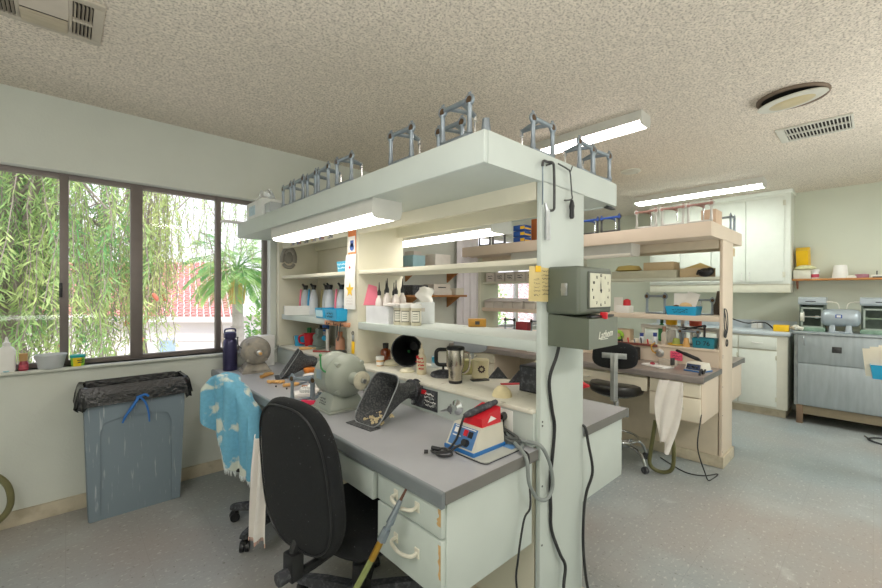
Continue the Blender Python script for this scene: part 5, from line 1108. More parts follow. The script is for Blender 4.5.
clutter_in(t, [M_green, M_offwhite], .16, .10, .03, 4, 2)
t = tray_bin('bright blue bin jutting over the lower shelf edge beneath the banner', (1.30, 2.345, S2), R(-8), (.13, .20, .07), M_blue, tpr=1.12)
b = MB(); scribble(b, (-.0725, 0, .035), (0, -1, 0), (-.12, 0, 1), .12, .04, 2, .005, 9, .0015); b.build('marker_scribble', M_ink, t, 0, False); clutter_in(t, [M_orange, M_white], .1, .15, .035, 3, 5)
# banner
t = thing('paper_banner', 'white paper banner with a yellow star hanging on the middle divider', 'banner', (1.28, 2.185, 1.235))
b = MB(); b.grid(lambda u, v: (-.004 - .006 * math.sin(3 * v + u), -.064 + .128 * u + .004 * (1 - v), .335 * v), 4, 12, .0006); b.build('paper', M_paper, t, 60)
b = MB(); st = []
for i in range(10): a = R(90 + 36 * i); r_ = .048 if i % 2 == 0 else .021; st.append((-.0125, r_ * math.cos(a) - .004, .118 + r_ * math.sin(a)))
b.add(st + [(-.0125, -.004, .118)], [(i, (i + 1) % 10, 10) for i in range(10)]); b.build('yellow_star', mat('star_yellow', '#f3c63a', .6, var=.1, vscale=60), t, 0, False)
b = MB(); b.cyl((-.0105, 0, .255), (-.0125, 0, .255), .008, n=10); b.build('red_dot', M_red, t); b = MB(); scribble(b, (-.011, 0, .05), (0, -1, 0), (0, 0, 1), .08, .05, 3, .002, 3, .002); b.build('faint_writing', mat('faint_ink', '#cdb7b0', .7), t, 0, False)
t = thing('picture_card', 'small orange-bordered card with blue shapes above the star banner', 'card', (1.282, 2.175, 1.57)); b = MB(); b.box(-.003, 0, -.048, .045, 0, .145, .001); b.build('card', mat('card_white', '#e6e2dc', .6), t, 0)
b = MB(); b.box(-.0036, -.003, -.048, -.038, 0, .145); b.box(-.0036, -.003, -.038, .045, 0, .014); b.box(-.0036, -.003, -.038, .045, .11, .145); b.build('orange_border', mat('card_orange', '#dd7a3a', .6), t, 0)
b = MB(); b.cyl((-.003, 0, .045), (-.0045, 0, .045), .024, n=16); b.box(-.0045, -.003, -.018, .018, .045, .085); b.build('blue_shapes', mat('card_blue', '#2e57a6', .6), t, 0)
# row of small pictures on the beam
for k in range(6):
    b = MB(); b.box(-.002, 0, -.035, .035, 0, .045 + .004 * (k % 2), .0005); single('small_picture', b, mat('tiny_photo_%d' % (k % 3), ['#7c86a6', '#b2793f', '#5b5e66'][k % 3], .5, col2=['#d8b87c', '#4a69a8', '#b9b4ac'][k % 3], vscale=45, mix=(.45, .55)),
        ['first', 'second', 'third', 'fourth', 'fifth', 'last'][k] + ' tiny picture from the window on the beam below the long lamp', 'picture', (1.289, 3.08 - .122 * k, 1.698), group='tiny pictures on the beam')
t = thing('dental_model', 'grey dental jaw model hung on the window-end divider above the upper shelf', 'dental model', (1.335, 3.283, 1.555)); b = MB()
b.tube([(-.05, -.012, .025), (-.052, -.02, .075), (-.03, -.022, .125), (.0, -.022, .14), (.03, -.022, .125), (.05, -.02, .075), (.05, -.012, .025)], .018, 8); b.ball((0, -.012, .075), (.045, .012, .06), 14); b.build('upper_arch', mat('grey_stone', '#8f8a80', .8, var=.15, bump=.3), t)
b = MB(); b.tube([(-.045, -.014, .012), (-.02, -.02, -.012), (.02, -.02, -.012), (.045, -.014, .012)], .014, 8); b.build('lower_arch', mat('grey_stone', '#8f8a80'), t)
for i in range(6):
    b = MB(); a = R(150 - 24 * i); b.ball((.034 * math.cos(a), -.034, .075 + .044 * math.sin(a)), (.008, .008, .011), 8); b.build('tooth', mat('stone_tooth', '#a8a296', .7), t)
b = MB(); b.box(-.055, .055, -.006, .0, -.02, .15, .003); b.build('backing', mat('aged_card', '#d6ccb4', .8, var=.08), t)
tray_bin('sky blue bin with scribbled marker on the upper shelf beside the middle divider', (1.40, 2.335, S3), 0, (.18, .15, .068), mat('sky_blue_bin', '#3fb1d8', .45, var=.04), tpr=1.08)
b = MB(); scribble(b, (1.2965, 2.335, S3 + .036), (0, -1, 0), (-.05, 0, 1), .11, .04, 2, .006, 11, .0012); o = b.build('marker_scribble', mat('pale_ink', '#d9eef5', .6), None, 0, False); o.parent = [q for q in bpy.data.objects if q.name.startswith('parts_bin')][-1]; o.matrix_parent_inverse = Matrix.Translation(-Vector((1.40, 2.335, S3)))
# right half of the lower shelf
t = tray_bin('white open carton full of dropper bottles on the lower shelf right of the banner', (1.415, 1.965, S2), R(6), (.21, .20, .10), mat('carton_white', '#dcdde0', .6), tpr=1.01, name='open_carton')
for i, (x, y, l) in enumerate([(1.38, 2.03, 'first'), (1.43, 2.03, 'second'), (1.40, 1.975, 'third'), (1.46, 1.99, 'fourth'), (1.42, 1.915, 'fifth'), (1.475, 1.925, 'sixth')]):
    bottle('dropper_bottle', 'white dropper bottle with black tip in the open carton, %s from the banner' % l, 'bottle', (x, y, S2 + .004), .022, .235 + .012 * (i % 3), M_pinkwhite, M_black, .33, .45, None, 'dropper bottles in the open carton', True)
b = MB(); b.prism([(-.05, 0), (.05, 0), (.035, .115), (-.05, .14)], 0, .004); o = single('pink_card', b, M_pink, 'pink card leaning behind the open carton beside the banner', 'card'); o.rotation_euler = (R(82), 0, R(-30)); o.location = (1.365, 2.095, 1.26)
b = MB(); b.box(-.10, .085, -.05, .055, 0, .014, .004); single('foam_strip', b, M_pinkwhite, 'pale flat pack lying on the open carton below the droppers', 'pack', (1.405, 1.835, S2 + .104), R(8))
M_jl = mat('jar_label', '#e3dfd2', .6); M_jk = mat('jar_khaki', '#c6bfa6', .35)
for i, (x, y, l) in enumerate([(1.36, 1.81, 'khaki labelled jar with white lid, left of the row of three on the lower shelf'), (1.362, 1.748, 'khaki labelled jar with white lid, middle of the row of three on the lower shelf'), (1.388, 1.69, 'khaki labelled jar with white lid, right of the row of three on the lower shelf')]):
    t = thing('labelled_jar', l, 'jar', (x, y, S2), R(-43), 'khaki jars on the lower shelf'); b = MB(); b.lathe([(.027, 0), (.0285, .004), (.0285, .092), (.026, .098)], n=22); b.build('body', M_jk, t)
    b = MB(); b.lathe([(.029, .094), (.0305, .098), (.0305, .112), (.027, .116)], n=22); b.build('lid', M_white, t)
    b = MB(); b.lathe([(.029, .018), (.029, .08)], n=22, cap0=False, cap1=False); b.build('label', M_jl, t)
    b = MB(); f_ = lambda a, z: (.0295 * math.cos(a), .0295 * math.sin(a), z)
    for a0, a1, z0_, z1_ in ((-2.4, -.75, .018, .023), (-2.4, -.75, .075, .08), (-2.4, -2.3, .018, .08), (-.85, -.75, .018, .08)):
        b.add([f_(a0 + (a1 - a0) * k / 6, z) for k in range(7) for z in (z0_, z1_)], [(2 * k, 2 * k + 2, 2 * k + 3, 2 * k + 1) for k in range(6)])
    for q in range(3): b.add([f_(-2.1 + .9 * k / 4, z) for k in range(5) for z in (.036 + q * .012, .039 + q * .012)], [(2 * k, 2 * k + 2, 2 * k + 3, 2 * k + 1) for k in range(4)])
    b.build('label_print', mat('jar_print', '#5a5a4c', .6), t, 0, False)
t = thing('tissue_box', 'white tissue box with a tissue pulled up on the lower shelf behind the jars', 'tissue box', (1.545, 1.80, S2), R(-40)); b = MB(); b.box(-.055, .055, -.055, .055, 0, .122, .003); b.build('box', mat('tissue_carton', '#e2e6e8', .6), t)
b = MB(); b.grid(lambda u, v: ((u - .5) * (.05 + .05 * math.sin(v * 2.6)) + .01 * math.sin(v * 9), .012 * math.sin(u * 6 + v * 3), .12 + .095 * v - .02 * abs(u - .4)), 10, 10, .001); b.build('tissue', M_paper, t, 70)
b = MB(); b.box(-.0555, .0, -.0562, -.055, .07, .09); b.build('grey_print', M_greybox, t, 0)
b = MB(); b.box(-.055, .055, -.02, .02, 0, .012, .003); single('teal_strip', b, mat('pale_teal', '#8fd0d2', .5), 'pale teal packet behind the dropper bottles', 'packet', (1.545, 1.925, S2 + .10), R(-40))
b = MB(); b.box(-.045, .045, -.04, .04, 0, .10, .003); single('grey_pack', b, M_greybox, 'grey pack propping the pale teal packet on the lower shelf', 'pack', (1.548, 1.925, S2), R(-40))
t = thing('amber_box', 'small amber wooden box at the rear edge of the lower shelf', 'box', (1.59, 1.43, S2), R(-43)); b = MB(); b.box(-.046, .046, -.02, .02, 0, .042, .003); b.build('box', mat('amber_wood', '#c08a2e', .5, var=.15, stretch=(1, 5, 5)), t); b = MB(); b.box(-.012, .012, -.022, -.019, .012, .03, .001); b.build('dark_latch', M_steel_d, t, 0)

# ------------------------------------------------------------------ rear wall between the windows
t = thing('wall_shelf', 'brown wooden wall shelf between the windows behind the near workbench', 'shelf', (2.9, 3.24, 1.29)); b = MB(); b.box(-.45, .40, -.12, .10, 0, .022, .002); b.build('board', M_wood, t)
for x in (-.3, .3): b = MB(); b.prism([(-.10, 0), (.10, 0), (.10, -.12)], -.008, .008); o = b.build('bracket', M_wood, t, 0); o.rotation_euler = (R(90), 0, R(90)); o.location = (x, 0, 0)
t2 = dup(t, 'upper brown wall shelf carrying a pale blue box behind the near upper shelf', (2.9, 3.24, 1.57), 0)
for x, w, h, y, z, m, l in [(2.60, .16, .12, 3.2, 1.592, mat('pale_blue_box', '#9cc4cf', .6), 'pale blue box on the upper wall shelf between the windows'), (2.93, .22, .15, 3.2, 1.592, mat('white_lidded_box', '#e4e0d8', .6), 'white box on the upper wall shelf between the windows'), (2.64, .10, .17, 3.27, 1.592, M_greybox, 'beige box behind the pale blue one on the upper wall shelf'),
                         (2.62, .20, .10, 3.2, 1.312, M_black_dusty, 'dark open box at the left of the lower wall shelf'), (2.93, .26, .055, 3.2, 1.312, M_greybox, 'lower grey carton of the pair on the wall shelf between the windows'), (2.92, .24, .06, 3.2, 1.367, mat('label_carton', '#d5cdc2', .7), 'upper grey carton with a printed line, stacked on the wall shelf'), (3.19, .12, .075, 3.2, 1.312, M_offwhite, 'small pale carton at the right end of the wall shelf')]:
    b = MB(); b.box(-w / 2, w / 2, -.08, .08, 0, h, .003); o = single('carton', b, m, l, 'box', (x, y, z))
    if 'printed' in l: b = MB(); b.box(-.06, .05, -.0815, -.08, .02, .03); b.build('print_line', M_ink, o, 0)
t = thing('vertical_blind', 'gathered white vertical blind slats beside the far window', 'blind', (3.48, 3.27, .92))
for k in range(6): b = MB(); b.at((-.15 + .06 * k, .0, 0), (0, 0, R(18 if k % 2 else -14))); b.box(-.036, .036, -.002, .002, 0, 1.18, .001); b.build('slat', mat('blind_white', '#f1eef5', .6, var=.03), t)
b = MB(); b.box(-.20, .85, -.025, .025, 1.18, 1.22, .003); b.build('head_rail', M_white_trim, t)

# ------------------------------------------------------------------ stools
def stool(label, loc, rz, zs, mseat, mback):
    """backrest towards local -X"""
    t = thing('stool', label, 'stool', loc, rz)
    b = MB(); b.lathe([(.03, .13), (.03, .30), (.022, .31), (.022, zs - .09)], n=18); b.lathe([(.05, .10), (.055, .16), (.03, .17)], n=18); b.build('column', M_chrome, t)
    for k in range(5):
        a = 2 * PI * k / 5 + .3; c, s = math.cos(a), math.sin(a); b = MB(); b.tube([(c * .04, s * .04, .14), (c * .13, s * .13, .155), (c * .22, s * .22, .13), (c * .26, s * .26, .055)], .013, 8); lg = b.build('leg', M_chrome, t)
        b = MB(); b.cyl((c * .26 - s * .014, s * .26 + c * .014, .025), (c * .26 + s * .014, s * .26 - c * .014, .025), .025, n=14); b.cyl((c * .26, s * .26, .025), (c * .26, s * .26, .06), .009); b.build('caster', M_black_dusty, lg)
    b = MB(); b.torus((0, 0, .20), .16, .009, n=28); b.build('foot_ring', M_chrome, t, 60)
    b = MB(); b.lathe([(.17, zs - .085), (.195, zs - .075), (.205, zs - .05), (.205, zs - .03), (.195, zs - .01), (.15, zs), (.02, zs - .004)], n=36); b.build('seat', mseat, t, 50)
    b = MB(); b.lathe([(.15, zs - .10), (.17, zs - .086)], n=30); b.box(-.24, .05, -.025, .025, zs - .105, zs - .095); b.build('seat_plate', M_chrome, t)
    b = MB(); b.tube([(-.22, 0, zs - .10), (-.262, 0, zs - .085), (-.266, 0, zs + .05), (-.262, 0, zs + .245)], .010, 6); b.box(-.270, -.262, -.026, .026, zs - .09, zs + .255, .002); b.build('back_upright', M_alu, t)
    b = MB(); b.box(-.268, -.262, -.085, .085, zs + .22, zs + .26, .002)
    for s in (-1, 1): b.cyl((-.268, s * .065, zs + .24), (-.274, s * .065, zs + .24), .010, n=10)
    b.build('back_plate', M_alu, t)
    b = MB(); cushion(b, .33, .20, .05, lambda d, u, v: (-.235 + d + .8 * u * u * .5, u, zs + .24 + v), e=3.0, top=.9); b.build('backrest', mback, t, 60)
    return t
stool('black stool with chrome legs in the aisle behind the near end panel', (3.225, 1.405, 0), R(20), .635, M_vinyl, M_blk_fab)
stool('stool with a grey backrest in the aisle, seen over the near ledge', (2.56, 2.42, 0), R(215), .64, M_vinyl, mat('grey_stool_back', '#8f959b', .5, var=.04))

# ------------------------------------------------------------------ far workbench goods
LX = 3.72
def artic(l, loc, rz, g): return dup(A0, l, loc, rz, g)
boxes3 = [(3.12, 'first'), (2.975, 'second'), (2.83, 'third'), (2.69, 'fourth'), (2.55, 'fifth')]
t0 = None
for i, (y, l) in enumerate(boxes3):
    if i == 0:
        t0 = thing('case_box', 'x', 'box', (3.765, y, S3), 0, 'grey case boxes on the far upper shelf'); b = MB(); b.box(-.07, .07, -.062, .062, 0, .105, .003); b.build('box', M_greybox, t0); b = MB(); scribble(b, (-.0705, 0, .05), (0, -1, 0), (0, 0, 1), .07, .05, 2, .007, 2, .001); b.build('marker_text', M_ink, t0, 0, False); o = t0
    else: o = dup(t0, 'x', (3.765, y, S3))
    o['label'] = 'grey case box on the far upper shelf, %s from the window' % l
t1 = None
for i, (y, dy) in enumerate([(3.14, 0), (3.0, 0), (2.86, .04), (2.72, 0), (2.56, .0)]):
    if i == 0:
        t1 = thing('lidded_case', 'x', 'box', (3.765, y, S2), 0, 'lidded grey cases on the far lower shelf'); b = MB(); b.box(-.07, .07, -.066, .066, 0, .075, .003); b.build('box', M_greybox, t1)
        b = MB(); b.add([(-.09, -.068, .082), (-.09, .068, .082), (.07, .068, .115), (.07, -.068, .115), (-.085, -.068, .076), (-.085, .068, .076), (.07, .068, .076), (.07, -.068, .076)], [(0, 3, 2, 1), (4, 5, 6, 7), (0, 1, 5, 4), (1, 2, 6, 5), (2, 3, 7, 6), (3, 0, 4, 7)]); b.build('lid', mat('grey_lid', '#ddd6d4', .7), t1, 0); o = t1
    else: o = dup(t1, 'x', (3.765, y, S2 + (0 if i != 2 else 0)))
    o['label'] = 'grey case with slanted lid on the far lower shelf, %s from the window' % ['first', 'second', 'third', 'fourth', 'fifth'][i]
artic('dark articulator on the far ledge left of the red tin', (3.74, 2.86, LZ), -PI / 2, 'articulators on the far ledge'); artic('dark articulator on the far ledge right of the red tin', (3.74, 2.50, LZ), -PI / 2, 'articulators on the far ledge')
b = MB(); b.box(-.05, .05, -.07, .07, 0, .11, .005); single('red_tin', b, mat('dull_red_tin', '#a03b42', .5), 'dull red tin on the far ledge seen above the near lower shelf', 'tin', (3.74, 2.67, LZ))
for x, y, l in [(3.50, 2.75, 'brown wooden dish on the far worktop seen under the near lower shelf'), (3.42, 2.45, 'pale round dish on the far worktop seen under the near lower shelf')]:
    b = MB(); b.lathe([(.06, 0), (.085, .02), (.09, .024), (.08, .022), (.055, .008)], n=24); single('dish', b, M_wood if 'brown' in l else M_plaster, l, 'dish', (x, y, WT))
b = MB(); b.box(-.05, .05, -.12, .12, 0, .012, .003); single('tool_tray', b, M_white, 'white tool strip on the far worktop seen under the near lower shelf', 'tray', (3.36, 2.2, WT), R(10))
artic('dark articulator on the far lower shelf between the red tape and blue bin', (3.76, 1.30, S2), -PI / 2 - .25, 'articulators on the far lower shelf').scale = (1.25,) * 3
artic('small articulator in the shadow behind the blue bin on the far lower shelf', (3.86, .97, S2), -PI / 2 + .4, 'articulators on the far lower shelf')
t = tray_bin('blue bin with papers and a beige cast on the far lower shelf', (3.765, 1.085, S2), R(-90), (.21, .15, .072), M_blue)
b = MB(); scribble(b, (0, -.0815, .036), (1, 0, 0), (0, -.12, 1), .13, .04, 2, .004, 21, .002); b.build('marker_scribble', M_ink, t, 0, False)
b = MB(); b.at((-.02, .03, .06), (0, R(0), .3)); b.box(-.06, .05, -.004, .004, 0, .12); b.at((.03, .02, .06), (R(-12), R(14), -.2)); b.box(-.05, .05, -.003, .003, 0, .13); b.build('papers', M_paper, t, 0); b = MB(); b.ball((.02, -.02, .07), (.05, .04, .035), 12); b.build('beige_cast', mat('beige_cast', '#e2c08c', .7, var=.1), t); b = MB(); b.ball((-.05, -.02, .06), (.03, .03, .025), 10); b.build('dark_cast', mat('brown_cast', '#5a3a28', .6), t)
b = MB(); b.lathe([(.028, 0), (.034, .005), (.03, .05), (.008, .062)], n=16); single('red_dispenser', b, M_red, 'red tape dispenser on a white box on the far lower shelf', 'dispenser', (3.77, 1.55, S2 + .065)); b = MB(); b.box(-.05, .05, -.06, .06, 0, .065, .003); single('white_box', b, M_white, 'white box under the red dispenser on the far lower shelf', 'box', (3.77, 1.57, S2))
b = MB(); b.box(-.004, .004, -.04, .04, 0, .14, .001); single('paper_sheet', b, M_paper, 'paper sheet standing behind the white box on the far lower shelf', 'paper', (3.84, 1.66, S2))
b = MB(); b.box(-.10, .10, -.30, .24, 0, .065, .003); single('flat_carton', b, mat('greenish_carton', '#bdbba4', .7), 'long flat greenish carton on the far upper shelf', 'box', (3.79, 1.42, S3))
b = MB(); b.lathe([(.04, 0), (.09, .012), (.07, .05), (.01, .06)], n=14, sx=1, sy=1.3); single('yellow_bag', b, mat('mustard_bag', '#d6bd71', .7), 'mustard yellow bag on the flat carton of the far upper shelf', 'bag', (3.80, 1.55, S3 + .066))
b = MB(); b.box(-.08, .08, -.12, .12, 0, .07, .003); single('brown_carton', b, M_card, 'brown carton on the flat greenish one of the far upper shelf', 'box', (3.80, 1.27, S3 + .066))
b = MB(); b.box(-.09, .09, -.10, .11, 0, .075, .003); single('kraft_carton', b, M_card, 'kraft carton under a yellow folder at the open end of the far upper shelf', 'box', (3.80, .99, S3)); b = MB(); b.prism([(-.09, 0), (.10, 0), (.02, .04)], -.07, .07); o = single('yellow_folder', b, mat('manila', '#c9b072', .7), 'crumpled manila folder on the kraft carton of the far upper shelf', 'folder', None); o.rotation_euler = (R(90), 0, R(-80)); o.location = (3.80, .99, S3 + .076)
b = MB(); b.ball((0, 0, .035), (.045, .055, .035), 12); b.ball((.0, -.03, .045), (.03, .03, .03), 10); b.tube([(-.03, .0, .03), (-.05, .03, .05), (-.03, .05, .02)], .008, 6); single('black_headgear', b, M_black, 'black crumpled headgear at the end of the far upper shelf', 'headgear', (3.70, .915, S3))
b = MB(); b.ball((0, 0, .04), (.04, .05, .035), 10); single('navy_cap', b, mat('navy', '#22324f', .7), 'navy cap on the far upper shelf just above the time clock', 'cap', (3.74, 1.83, S3 + .001))
# tube lamp rail and bottles behind it
t = thing('tube_lamp', 'white tube lamp rail along the far workbench below its lower shelf', 'lamp', (3.95, 1.17, 1.035)); b = MB(); b.cyl((0, -.31, 0), (0, .32, 0), .016, n=12); b.build('tube', M_white, t)
for y in (-.29, .3): b = MB(); b.box(-.012, .012, y - .012, y + .012, -.13, .01, .003); b.build('stand', M_white, t)
for y, l, c, cp, h in [(1.33, 'green detergent bottle behind the white tube lamp', M_green, mat('dark_green_cap', '#1f5a34', .4), .22), (1.16, 'pale bottle with narrow top behind the white tube lamp', M_mist, M_white, .22)]: bottle('bottle', l, 'bottle', (4.0, y, LZ), .03, h, c, cp, .25, .4)
for y, l, m in [(1.25, 'yellow topped white tub behind the white tube lamp', M_yellow), (1.06, 'red topped clear tub behind the white tube lamp', mat('coral', '#e0614e', .5))]: bottle('tub', l, 'tub', (4.0, y, LZ), .04, .20, M_white, m, .22, .95)
# ledge clutter
bottle('blue_capped_bottle', 'small clear bottle with a blue cap on the far ledge, left one', 'bottle', (3.72, 1.40, LZ), .022, .085, M_mist, mat('cap_navy', '#2a3f8f', .4), .3, .6); bottle('blue_capped_bottle', 'small clear bottle with a blue cap and straw on the far ledge', 'bottle', (3.72, 1.29, LZ), .022, .095, M_mist, mat('cap_navy', '#2a3f8f'), .3, .6)
bottle('brown_capped_bottle', 'clear bottle with a brown cap in the middle of the far ledge', 'bottle', (3.74, 1.225, LZ), .022, .15, mat('cloudy', '#cdc4b6', .4), mat('brown_cap', '#96705a', .5), .25, .5)
t = thing('sponge_holder', 'yellow-green wire sponge holder on the far ledge', 'holder', (3.725, 1.125, LZ)); b = MB(); b.lathe([(.03, 0), (.034, .003), (.026, .05), (.02, .06), (.006, .062)], n=14); b.build('green_cone', mat('olive_green', '#9aa84e', .6), t); b = MB(); b.torus((-.01, 0, .012), .055, .007, n=22); b.build('yellow_ring', mat('ring_yellow', '#c9a233', .5), t, 60)
b = MB(); b.tube([(-.02, .05, .01), (-.03, .07, .08), (-.02, .04, .14), (.0, .0, .13)], .003, 6); b.build('wire_arm', M_alu, t)
b = MB(); b.cyl((0, 0, 0), (0, 0, .10), .010, n=10); b.cyl((0, 0, .10), (0, 0, .105), .014, n=10); single('grey_post', b, M_steel, 'grey metal post on the far ledge beside the green cone', 'post', (3.75, 1.085, LZ))
artic('small upright articulator on the far ledge beside the orange cone', (3.73, 1.035, LZ), -PI / 2, 'articulators on the far ledge')
b = MB(); b.lathe([(.026, 0), (.026, .006), (.016, .07), (.012, .072)], n=16); single('orange_cone', b, M_orange, 'orange plastic cone on the far ledge left of the teal bin', 'cone', (3.70, 1.045, LZ))
tray_bin('teal bin with marker lettering at the open end of the far ledge', (3.73, .905 + .045, LZ) if False else (3.74, .965, LZ), R(-90), (.14, .12, .078), M_teal, 'D 76', M_ink).location = (3.745, .925, LZ)
t = thing('swing_arm', 'black swing-arm clamp reaching over the teal bin', 'arm', (3.83, 1.05, LZ)); b = MB(); b.cyl((0, -.10, 0), (0, -.10, .17), .008); b.cyl((0, -.10, .17), (-.06, .05, .13), .007); b.cyl((0, -.10, .14), (-.02, .09, .15), .005); b.ball((0, -.10, .165), .014, 10); b.build('arm', M_black_dusty, t)
t = thing('tool_rack', 'red-brown handled tools in a strip along the far ledge edge', 'rack', (3.67, 1.42, .885)); b = MB(); b.box(-.018, -.002, -.17, .22, 0, .02, .003); b.build('strip', mat('redbrown', '#7a3d33', .5, var=.2, vscale=40), t)
for k in range(7): b = MB(); b.cyl((-.01, -.15 + k * .055, .02), (-.012, -.145 + k * .055, .05 + .01 * (k % 3)), .006, n=8); b.build('tool', [M_steel, M_red, M_ink][k % 3], t)
b = MB(); b.box(-.0015, .0015, -.045, .045, -.037, .037); o = single('pink_note', b, mat('hot_pink_paper', '#f2577c', .7), 'hot pink sticky note on the riser of the far workbench', 'note', (3.667, 1.108, .826)); b = MB(); scribble(b, (-.0016, 0, 0), (0, -1, 0), (0, 0, 1), .07, .06, 3, .004, 7, .001); b.build('writing', mat('dark_red_ink', '#a3314f', .6), o, 0, False)
t = thing('gas_valve', 'ornate brass gas valve on the riser of the far workbench', 'valve', (3.67, 1.235, .835)); b = MB(); b.lathe([(.034, 0), (.034, .005), (.018, .014), (.012, .04)], (0, 0, 0), 16, (-1, 0, 0)); b.build('flange', M_alu, t); b = MB(); b.tube([(-.03, .02, 0), (-.04, .045, .02), (-.035, .055, .06), (-.02, .03, .085)], .007, 8); b.build('brass_tube', mat('brass_tube', '#b58a3c', .4, .7), t)
t = thing('black_radio', 'black motor unit with a round grey dial on the far worktop', 'motor', (3.62, 1.47, WT), R(-20)); b = MB(); b.box(-.045, .045, -.085, .085, 0, .11, .006); b.build('case', M_black, t); b = MB(); b.lathe([(.045, .0), (.045, .012), (.03, .02), (.028, .05), (.012, .055)], (-.045, .045, .06), 20, (-1, 0, 0)); b.build('dial', M_alu, t); b = MB(); b.box(-.047, -.045, -.075, -.02, .05, .075); b.build('red_label', mat('pinkish_red', '#d2485a', .5), t, 0)
t = thing('tape_roll', 'lime green tape roll on the far ledge beside the time clock', 'tape', (3.70, 1.60, LZ)); b = MB(); b.torus((0, 0, .05), .034, .017, (1, .5, .2), 22); b.build('roll', mat('lime_green_tape', '#97c93a', .4), t, 60); b = MB(); b.box(-.03, .03, -.03, .03, 0, .016, .004); b.build('stand', M_black, t)
b = MB(); b.box(-.05, .05, -.09, .09, 0, .10, .003); single('beige_box', b, mat('beige_box', '#d4bda2', .7), 'beige box on the far ledge behind the lime tape', 'box', (3.83, 1.62, LZ))
b = MB(); b.box(-.07, .05, -.10, .10, 0, .014, .004); t = single('foam_tray', b, M_white, 'white flat tray with red bits on the far worktop', 'tray', (3.42, 1.16, WT), R(-20))
b = MB(); 
for i in range(4): b.ball((rnd.uniform(-.05, .03), .04 + rnd.uniform(-.04, .04), .02), .011, 8)
b.build('red_bits', mat('dark_red_bits', '#9c2438', .4), t)
t = thing('grey_tool_box', 'small grey sharpening block on the far worktop', 'block', (3.44, 1.10, WT + .0145), R(-20)); b = MB(); b.box(-.03, .03, -.06, .06, 0, .045, .004); b.build('block', mat('stone_grey', '#b3aa9c', .6), t); b = MB(); b.box(-.032, .0, -.062, -.045, .01, .065, .003); b.build('dark_end', M_steel_d, t)
t = thing('handpiece_control', 'grey handpiece control with dark blue panel on the far worktop', 'control box', (3.43, .895, WT), R(-14)); t.scale = (.85,) * 3; b = MB(); b.box(-.07, .09, -.075, .075, 0, .075, .006, top=(.7, .9)); b.build('case', M_offwhite, t); b = MB(); b.box(-.075, .092, -.078, .078, 0, .012, .003); b.build('blue_base', mat('base_blue', '#2166a8'), t)
b = MB(); q = [(-.066, -.06, .018), (-.066, .06, .018), (-.051, .056, .064), (-.051, -.056, .064)]; b.add(q + [(x - .003, y, z) for x, y, z in q], [(0, 1, 2, 3), (4, 7, 6, 5), (0, 4, 5, 1), (1, 5, 6, 2), (2, 6, 7, 3), (3, 7, 4, 0)]); b.build('panel', mat('panel_navy', '#2f3f62', .4), t, 0)
for y in (-.03, .0, .035): b = MB(); b.cyl((-.06, y, .04), (-.08, y, .045), .008, n=10); b.build('knob', M_black, t)
t = thing('handpiece', 'black electric handpiece resting against the riser of the far workbench', 'handpiece', (3.55, 1.0, .83)); b = MB(); a0, a1 = Vector((.0, -.09, .0)), Vector((.06, .09, .05)); b.lathe([(.008, 0), (.014, .02), (.015, .12), (.010, .15), (.012, .19), (.006, .2)], a0, 12, a1 - a0); b.build('grip', M_black, t)
b = MB(); b.tube([a0, (-.08, -.13, -.02), (-.20, -.17, -.10), (-.235, -.17, -.20), (-.22, -.165, -.12), (-.26, -.17, -.03), (-.30, -.165, -.07), (-.28, -.165, -.25), (-.24, -.165, -.10), (-.18, -.17, -.04)], .007, 7); b.build('coiled_lead', M_cord, t)
b = MB(); b.tube([(3.30, .83, .72), (3.31, .825, .60), (3.20, .815, .46), (3.12, .81, .30), (3.25, .80, .10), (3.36, .80, .006), (3.53, .785, .005), (3.42, .85, .005), (3.39, .97, .005), (3.54, 1.18, .005)], .0042, 7); single('cable', b, M_cord, 'thin black cable trailing from the far worktop onto the floor', 'cable')
# cloth and hose under the far drawers
def c2(u, v):
    w = .075 + .025 * math.sin(v * 4) - .03 * v; y = .985 - (u - .5) * 2 * w + .045 * v; z = .715 - .46 * v - .05 * (u > .6) * v; return (3.162 - .012 * math.sin(u * 13 + v * 4) - .012 * v, y, z + .02 * math.sin(u * 5) * v)
o = cloth_cloud(c2, 26, 26, .005).build('cloth', mat('cream_cloth', '#f4f0ea', .95, var=.04, vscale=15), None, 70); tag(o, 'cream white cloth hanging from the far cabinet drawer', 'cloth')
b = MB(); b.tube([(3.19, 1.10, .40), (3.19, 1.13, .18), (3.20, 1.14, .06), (3.22, 1.08, .02), (3.22, 1.0, .06), (3.20, .98, .20), (3.20, 1.0, .40)], .014, 10); single('hose', b, mat('olive_hose2', '#5f5f38', .45), 'dark olive hose loop hanging behind the cream white cloth', 'hose')
t = thing('caliper', 'thin metal wire calipers hanging on the far end panel', 'caliper', (3.735, .793, 1.0)); b = MB(); b.tube([(-.045, -.008, .22), (-.05, -.008, .12), (-.03, -.012, .03), (.0, -.01, .02), (.02, -.01, .06), (-.01, -.008, .16), (-.045, -.008, .22), (.03, -.008, .20), (.055, -.01, .10), (.03, -.01, .03)], .004, 6); b.build('frame', M_steel_d, t); b = MB(); b.torus((-.02, -.01, .03), .028, .006, (0, 1, 0), 20); b.torus((.03, -.01, -.045), .026, .004, (0, 1, 0), 20); b.build('finger_rings', M_steel_d, t, 60)
b = MB(); b.lathe([(.02, 0), (.05, .03), (.055, .10), (.03, .16), (.012, .26)], n=14, sx=.5, sy=1); single('dark_pouch', b, mat('brown_leather', '#5d5046', .7, var=.1), 'dark brown pouch hanging behind the far end panel', 'pouch', (4.04, .90, 1.10))
